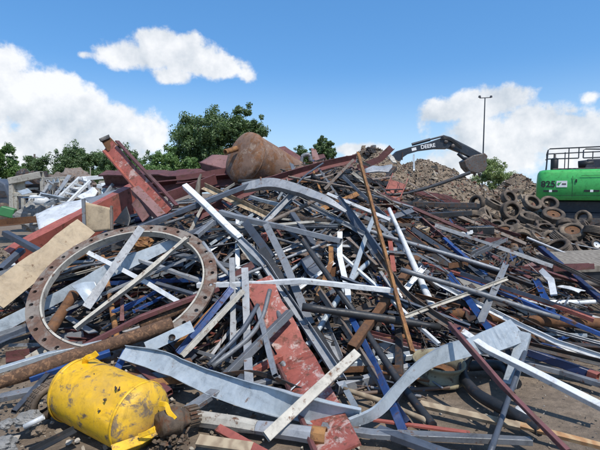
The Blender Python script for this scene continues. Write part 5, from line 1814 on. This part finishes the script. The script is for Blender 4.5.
# ------------------------------------------------------------------ the yard on the left
def yard():
    B = beam
    y = 14.5

    def bar(name, mat, pts, w, parent, kind='box'):
        mb = MB()
        ps = [P(u, v, yy) for u, v, yy in pts]
        sweep(mb, profile(kind, w, w), subdivide(ps, 0.6), wob=0.008)
        return mb.build(name, M[mat], parent)
    t = empty('storage_rack', P(35, 225, y), 'cream grey steel rack frame standing in the yard before the trees', 'rack')
    for u, v0, v1, w, d in ((12, 182, 219, 0.16, y), (16, 195, 217, 0.1, y), (23, 198, 216, 0.1, y), (23, 181, 196, 0.08, y + .5), (42, 177, 205, 0.1, y), (45, 182, 204, 0.1, y + 1), (53, 182, 202, 0.06, y + 1.5)):
        bar('post', 'cream', [(u, v0, d), (u + 0.8, v1, d)], w, t)
    for a, b_, w in (((10, 181, y), (42, 174.5, y), 0.22), ((11, 194, y), (38, 195, y), 0.11), ((42, 179, y), (66, 178, y + 1.5), 0.1), ((16, 214, y), (24, 213, y), 0.08), ((25, 189, y), (45, 188, y + .5), 0.07), ((14, 204, y), (28, 203, y + .4), 0.06)):
        bar('rail', 'cream', [a, b_], w, t)
    sheet('back_sheet', 'cream', [(13, 182, 0, y + 0.1), (25, 180, 0, y + 0.1), (26, 196, 0, y + 0.1), (14, 196, 0, y + 0.1)], 0.03, None, None, crumple=0.02, parent=t)
    sheet('dark_panel', 'dark', [(25, 184, 0, y + 0.3), (40, 184, 0, y + 0.3), (40, 200, 0, y + 0.3), (26, 200, 0, y + 0.3)], 0.03, None, None, crumple=0.03, parent=t)  # dark sheet set back between the rack posts
    for (u0, u1, v0, v1, d, n_, lab) in ((44, 66, 180, 203, 15.5, 6, 'grey cage of thin bars stacked behind the lattice frame'), (100, 122, 182, 200, 13.5, 4, 'pale box frame between lattice frame and leaning red beam'), (66, 80, 184, 198, 15.0, 4, 'small cream cage behind the lattice frame')):
        c = empty('cage_frame', P((u0 + u1) / 2, v1, d), lab, 'cage')
        for dd in (0, 0.9):
            for uu in (u0, u1):
                bar('post', 'cream', [(uu, v0, d + dd), (uu, v1, d + dd)], 0.07, c)
            for vv in (v0, v1):
                bar('rail', 'cream', [(u0, vv, d + dd), (u1, vv, d + dd)], 0.07, c)
        for uu in (u0, u1):
            bar('rail', 'cream', [(uu, v0, d), (uu, v0, d + 0.9)], 0.06, c)
        for i in range(n_):
            uu = u0 + (u1 - u0) * (i + 1) / (n_ + 1)
            bar('cage_bar', 'grey' if i % 2 else 'cream', [(uu, v0, d - 0.02), (uu + 0.4, v1, d - 0.02)], 0.03, c)
        for i in range(2):
            vv = v0 + (v1 - v0) * (i + 1) / 3
            bar('cage_bar', 'galv', [(u0, vv, d - 0.05), (u1, vv + 0.5, d - 0.05)], 0.03, c)
    # small stuff on and around it
    mb = MB()
    c = P(39, 201, y - 0.5)
    lathe(mb, [(0, -0.3), (0.13, -0.27), (0.17, -0.15), (0.17, 0.15), (0.13, 0.27), (0, 0.3)], c, (0.9, 0.3, -0.2), 20)
    tag(mb.build('gas_bottle', M['white']), 'white gas bottle lying in front of the rack', 'gas bottle')
    rock('gravel_heap', M['greysoil'], P(37, 218, y - 0.9), (0.55, 0.4, 0.45), 'grey ash pile heaped in front of the rack', 'pile', 6)
    mb = MB()
    p = P(8, 212, y - 0.6)
    mb.box(p, (0.45, 0.5, 0.3), Matrix.Rotation(0.4, 3, 'Z') @ Matrix.Rotation(0.3, 3, 'Y'), 0.85)
    tag(mb.build('bin', M['greenplain'], None, 0.03), 'small green bin tipped over beside the rack', 'bin')
    t = empty('old_trailer', P(-6, 215, 15.5), 'dark hulk with a rounded hood cut off by the photo edge', 'vehicle')
    mb = MB()
    prism(mb, [(-26, 212), (-26, 182), (-14, 178), (-3, 179), (5, 184), (9.5, 195), (10, 210)], 15.5, 1.8)
    mb.build('hull', M['slate'], t, 0.05)
    mb = MB()
    prism(mb, [(-24, 191), (4, 191), (6.5, 197), (-24, 198)], 15.47, 0.1)
    mb.build('stripe_panel', M['dark'], t)
    for u in (-16, 3):
        w_ = P(u, 213, 15.3)
        wh = MB()
        lathe(wh, [(0.1, -0.1), (0.3, -0.1), (0.36, -0.06), (0.36, 0.06), (0.3, 0.1), (0.1, 0.1)], w_, (0, 1, 0), 24, True, True)
        wh.build('wheel', M['rubber'], t)
    # brown piles behind
    rock('scrap_bale', M['taupe'], P(76, 187, 24), (1.1, 1.0, 0.75), 'brown grey bale of scrap behind the white frames', 'bale', 21)
    rock('scrap_bale', M['taupe'], P(58, 190, 22), (1.0, 0.9, 0.75), 'grey brown bale of scrap behind the rack', 'bale', 22)
    rock('scrap_bale', M['dark'], P(34, 190, 20), (0.9, 0.8, 0.8), 'dark bale of scrap seen through the rack', 'bale', 23)
    # white ladder frame
    t = empty('lattice_frame', P(68, 200, 12.0), 'white lattice frame propped up at a slant behind the white sheet', 'frame')
    bar('rail', 'white', [(54, 203, 12), (80, 178, 12.6)], 0.10, t)
    bar('rail', 'white', [(66, 205, 11.7), (90, 181, 12.3)], 0.08, t)
    for k in range(6):
        s = 0.08 + k * 0.17
        a = (54 + 26 * s, 203 - 25 * s, 12 + .6 * s)
        b_ = (66 + 24 * s, 205 - 24 * s, 11.7 + .6 * s)
        bar('rung', 'grey' if k % 2 else 'white', [a, b_], 0.05, t)
    for (pts, m_, w, lab) in (
        ([(80, 179, 12.6), (104, 177, 13)], 'white', 0.12, 'white bar lying level above the lattice frame'),
        ([(84, 178, 12.6), (88, 189, 12.2)], 'white', 0.10, 'short white strut below the level white bar'),
        ([(88, 184, 12.3), (93, 199, 11.6)], 'galv', 0.07, 'grey strut standing beside the bent white panel'),
        ([(98, 186, 11.8), (116, 190, 11.6)], 'white', 0.10, 'white bar end near the leaning red beam'),
        ([(104, 196, 11.2), (113, 184, 11.4)], 'galv', 0.07, 'slanting grey strut near the leaning red beam'),
        ([(58, 197, 12.4), (74, 192, 12.6)], 'white', 0.06, 'white rod lying across the lattice frame'),
        ([(66, 188, 12.8), (90, 195, 12.2)], 'slate', 0.07, 'slate bar crossing behind the lattice frame')):
        mb = MB()
        sweep(mb, profile('box', w, w), [P(*q) for q in pts])
        tag(mb.build('square_tube', M[m_]), lab, 'square tube')
    sheet('white_panel', 'white', [(78, 198, 0, 11.3), (92, 186, 0, 11.6), (97, 190, 0, 11.4), (90, 203, 0, 11.0)], 0.02, 'bent white panel standing behind the white roof sheet', 'metal sheet', crumple=0.04)
    sheet('white_panel', 'white', [(100, 183, 0, 12.0), (117, 184, 0, 12.0), (116, 191, 0, 11.8), (104, 188, 0, 11.9)], 0.02, 'small curled white panel next to the leaning red beam', 'metal sheet', crumple=0.05)
    sheet('white_panel', 'grey', [(92, 196, 0, 11.2), (118, 190, 0, 11.4), (120, 200, 0, 10.8), (96, 206, 0, 10.4)], 0.02, 'crumpled grey panel under the small white panel', 'metal sheet', crumple=0.06)
    # white roof sheet in front
    sheet('roof_sheet', 'white', [(35, 213, 0, 9.2), (84, 198, 0, 9.8), (92, 206, 0, 8.9), (39, 230, 0, 8.4)], 0.02, 'large torn white roof sheet lying over the wide red channel', 'roof sheet', crumple=0.03)
    sheet('roof_sheet', 'galv', [(84, 199, 0, 9.6), (132, 187, 0, 9.9), (134, 192, 0, 9.6), (92, 207, 0, 8.9)], 0.02, 'greyish strip of roof sheet reaching towards the leaning red beam', 'roof sheet', crumple=0.03)
    # pale jumble between the rack and the leaning beam
    rr = random.Random(19)
    for k in range(26):
        u, v = rr.uniform(24, 124), rr.uniform(180, 206)
        if v > 210 - (u - 20) * 0.16: continue
        d = rr.uniform(11.6, 14.5)
        p = P(u, v, d)
        L = rr.uniform(0.35, 1.0)
        a, b_ = rr.uniform(0, 3.14), rr.uniform(-0.5, 0.9)
        dv = Vector((math.cos(a) * math.cos(b_), math.sin(a) * math.cos(b_), math.sin(b_))) * L / 2
        mat, cn = rr.choice((('white', 'white'), ('galv', 'galvanised'), ('pale', 'pale blue'), ('cream', 'cream'), ('white', 'white'), ('dark', 'dark')))
        kd, kn = rr.choice((('box', 'square tube'), ('flat', 'flat strip'), ('chan', 'channel')))
        w = rr.uniform(0.05, 0.13) if kd != 'flat' else rr.uniform(0.08, 0.18)
        mb = MB()
        sweep(mb, profile(kd, w, 0.015 if kd == 'flat' else w), subdivide([p - dv, p + dv], 0.2), rr.uniform(-1, 1), wob=0.03, seed=k)
        where = 'near the grey rack' if u < 50 else 'around the lattice frame' if u < 85 else 'beside the leaning red beam'
        tag(mb.build({'box': 'square_tube', 'flat': 'metal_strip', 'chan': 'channel'}[kd], M[mat]), f"{'short ' if L < 0.6 else ''}{cn} {kn} in the pale jumble {where}", kn, 'pieces of the pale scrap jumble')
    # tan debris on the ground far left
    mb = MB()
    rr = random.Random(77)
    for k in range(900):
        p = P(rr.uniform(-10, 48), rr.uniform(226, 262), rr.uniform(7.5, 11))
        if p.z < 0: continue
        p.z = max(H(p.x, p.y), 0) + 0.05
        q = Vector((rr.uniform(-10.5, -4.3), rr.uniform(6.5, 14), 0))
        q.z = H(q.x, q.y) + 0.02
        chunk(mb, q, rr.choice((0.03, 0.05, 0.08, 0.12)), rr)
    tag(mb.build('debris', M['shred']), 'tan debris strewn on the yard ground by the rail', 'debris', kind='stuff')
    B('steel_pipe', 'rod', 'dark', [(402, 160, 0, 20.0), (402.5, 152.5, 0, 20.0)], (1.4,), 'thin grey stake standing on the debris mound', 'stake')
    sheet('metal_sheet', 'pale', [(413, 155, 0, 21), (414.5, 155, 0, 21), (415, 171, 0, 20), (413, 171, 0, 20)], 0.05, 'narrow pale sheet standing upright on the debris mound', 'metal sheet')
    rock('scrap_lump', M['dark'], P(371, 152.5, 21.5), (0.28, 0.28, 0.25), 'dark lump of scrap on top of the debris mound', 'scrap lump', 41)
    sheet('metal_sheet', 'cream', [(386, 154, 0, 20), (391, 154, 0, 20), (397, 163, 0, 19), (393, 163, 0, 19)], 0.05, 'pale board sliding down the debris mound near the excavator', 'board')
    sheet('metal_sheet', 'galv', [(364, 167, 0, 11.5), (392, 165, 0, 11.5), (393, 172, 0, 11.2), (366, 174, 0, 11.2)], 0.03, 'grey sheet lying across the summit behind the ochre angle iron', 'metal sheet', crumple=0.04)
    B('square_tube', 'box', 'dark', [(385, 180, 0, 10.5), (395, 168, 0, 10.8)], (4, 4), 'dark post leaning behind the red channels', 'square tube')
    B('square_tube', 'box', 'maroon', [(405, 192, 0, 9.5), (450, 198, 0, 9.8)], (7, 5), 'maroon tube below the debris mound beside the red channels', 'square tube')
    B('steel_beam', 'chan', 'maroon', [(426, 196, 0, 10.5), (458, 203, 0, 10.5)], (9, 6), 'dull maroon channel lying at the foot of the debris mound', 'channel')
    B('steel_beam', 'box', 'black', [(430, 207, 0, 9.0), (478, 206, 0, 9.5)], (6, 6), 'black bar pointing at the tyre heap', 'bar')


yard()


# ------------------------------------------------------------------ sky, sun
SUN_EL, SUN_AZ = 60.0, 148.0   # azimuth clockwise from the view direction (+Y)


def world():
    w = bpy.data.worlds.new('World')
    scene.world = w
    w.use_nodes = True
    nt = w.node_tree
    bg = nt.nodes['Background']
    sky = nt.nodes.new('ShaderNodeTexSky')
    sky.sky_type = 'NISHITA'
    sky.sun_disc = False
    sky.sun_elevation = rad(SUN_EL)
    sky.sun_rotation = rad(SUN_AZ)
    sky.air_density = 1.0
    sky.dust_density = 0.2
    sky.ozone_density = 3.0
    tc = nt.nodes.new('ShaderNodeTexCoord')
    nv = nd(nt, 'ShaderNodeVectorMath', operation='NORMALIZE')
    lk(nt, tc.outputs['Generated'], nv.inputs[0])
    sx = nt.nodes.new('ShaderNodeSeparateXYZ')
    lk(nt, nv.outputs[0], sx.inputs[0])

    def ma(op, a, b=None, c=None, clamp=False):
        n = nt.nodes.new('ShaderNodeMath')
        n.operation = op
        n.use_clamp = clamp
        for i, x in enumerate((a, b, c)):
            if x is None: continue
            if isinstance(x, (int, float)): n.inputs[i].default_value = x
            else: lk(nt, x, n.inputs[i])
        return n.outputs[0]
    az = ma('ARCTAN2', sx.outputs[0], sx.outputs[1])
    el = ma('ARCSINE', sx.outputs[2])
    n1 = noise(nt, nv.outputs[0], 11, 9, 0.58)
    n2 = noise(nt, nv.outputs[0], 4.5, 7, 0.6)
    n3 = noise(nt, nv.outputs[0], 17, 8, 0.6, 0.4)
    blobs = [(178, 54, 50, 19), (130, 57, 34, 15), (212, 66, 40, 13), (160, 42, 30, 13), (247, 77, 9, 7), (172, 76, 26, 9),
             (4, 62, 34, 20), (5, 95, 60, 42), (50, 95, 45, 30), (75, 112, 50, 28), (112, 126, 50, 24), (60, 145, 110, 30), (148, 132, 26, 22),
             (-60, 90, 70, 60), (82, 55, 10, 5),
             (482, 106, 44, 18), (502, 100, 34, 14), (446, 112, 26, 12), (532, 124, 42, 22), (565, 135, 60, 25), (500, 145, 85, 34),
             (600, 155, 60, 40), (455, 168, 70, 18), (591, 97, 9, 6), (572, 111, 9, 4), (366, 151, 26, 8), (343, 149, 12, 6), (255, 148, 16, 12),
             (680, 120, 80, 40), (760, 60, 60, 30), (-220, 40, 80, 40)]
    f = None
    for u, v, ru, rv in blobs:
        amp = min(1.0, 0.2 + ru / 45)
        d = ray(u, v).normalized()
        a0, e0 = math.atan2(d.x, d.y), math.asin(d.z)
        k = math.cos(math.atan((u - 300) / F))
        ra, re = ru / F * k * k if abs(u) < 900 else ru / F, rv / F * k
        dx = ma('MULTIPLY', ma('SUBTRACT', az, a0), 1 / ra)
        de = ma('MULTIPLY', ma('SUBTRACT', el, e0), 1 / re)
        r2 = ma('ADD', ma('MULTIPLY', dx, dx), ma('MULTIPLY', de, de))
        g = ma('SUBTRACT', 1.0, ma('SQRT', r2))
        g = ma('MAXIMUM', ma('MULTIPLY', g, amp), -1.0)
        f = g if f is None else ma('SMOOTH_MAX', f, g, 0.25)
    # a few more clouds all round, away from the view
    back = ma('MULTIPLY', ma('SUBTRACT', n2, 0.56), 3.0)
    behind = ma('LESS_THAN', sx.outputs[1], 0.35)
    back = ma('ADD', back, ma('MULTIPLY', ma('SUBTRACT', behind, 1.0), 5.0))
    f = ma('MAXIMUM', f, back)
    n4 = noise(nt, nv.outputs[0], 34, 9, 0.62)
    val = ma('ADD', ma('MULTIPLY', f, 1.5), ma('MULTIPLY', ma('SUBTRACT', n1, 0.5), 2.6))
    val = ma('ADD', val, ma('MULTIPLY', ma('SUBTRACT', n4, 0.5), 1.1))
    alpha = nd(nt, 'ShaderNodeMapRange', interpolation_type='SMOOTHSTEP')
    lk(nt, val, alpha.inputs[0])
    alpha.inputs[1].default_value = -0.12
    alpha.inputs[2].default_value = 0.48
    al = ma('MULTIPLY', alpha.outputs[0], 0.95)
    # thick parts are greyer underneath
    up_ = nd(nt, 'ShaderNodeVectorMath', operation='ADD')
    lk(nt, nv.outputs[0], up_.inputs[0])
    up_.inputs[1].default_value = (0.012, -0.004, 0.03)
    n1b = noise(nt, up_.outputs[0], 11, 9, 0.58)
    up2 = nd(nt, 'ShaderNodeVectorMath', operation='ADD')
    lk(nt, nv.outputs[0], up2.inputs[0])
    up2.inputs[1].default_value = (0.03, -0.01, 0.07)
    n2b = noise(nt, up2.outputs[0], 4.5, 7, 0.6)
    shade = ma('ADD', ma('MULTIPLY', ma('SUBTRACT', n1b, n1), 2.6), ma('MULTIPLY', ma('SUBTRACT', n2b, n2), 2.2))
    shade = ma('ADD', shade, ma('ADD', ma('MULTIPLY', ma('SUBTRACT', n2, 0.5), 1.9), 0.40), None, True)
    CW = 8.1
    cc = mix(nt, shade, (CW * 1.0, CW * 1.01, CW * 1.03), (CW * 0.60, CW * 0.665, CW * 0.74))
    hs = nt.nodes.new('ShaderNodeHueSaturation')
    hs.inputs['Saturation'].default_value = 1.22
    hs.inputs['Value'].default_value = 1.55
    lk(nt, sky.outputs[0], hs.inputs['Color'])
    hz = nd(nt, 'ShaderNodeMapRange', interpolation_type='SMOOTHSTEP')
    lk(nt, el, hz.inputs[0])
    hz.inputs[1].default_value = 0.28
    hz.inputs[2].default_value = -0.02
    even = mix(nt, 0.5, hs.outputs[0], (0.8, 2.55, 5.7))
    blue = mix(nt, ma('MULTIPLY', hz.outputs[0], 0.85), even, (4.6, 6.4, 8.2))
    col = mix(nt, al, blue, cc)
    lk(nt, col, bg.inputs['Color'])
    bg.inputs['Strength'].default_value = 0.10


world()
sd = bpy.data.lights.new('sun', 'SUN')
sd.energy = 3.7
sd.angle = rad(0.55)
sd.color = (1.0, 0.95, 0.87)
so = bpy.data.objects.new('sun', sd)
COL.objects.link(so)
e, a = rad(SUN_EL), rad(SUN_AZ)
sv = Vector((math.cos(e) * math.sin(a), math.cos(e) * math.cos(a), math.sin(e)))
so.rotation_euler = sv.to_track_quat('Z', 'Y').to_euler()
so.location = sv * 60

scene.view_settings.view_transform = 'Standard'
scene.view_settings.look = 'None'
scene.view_settings.exposure = 0.32
scene.view_settings.gamma = 1.0
scene.view_settings.use_curve_mapping = False
scene.render.engine = 'CYCLES'
scene.cycles.max_bounces = 6
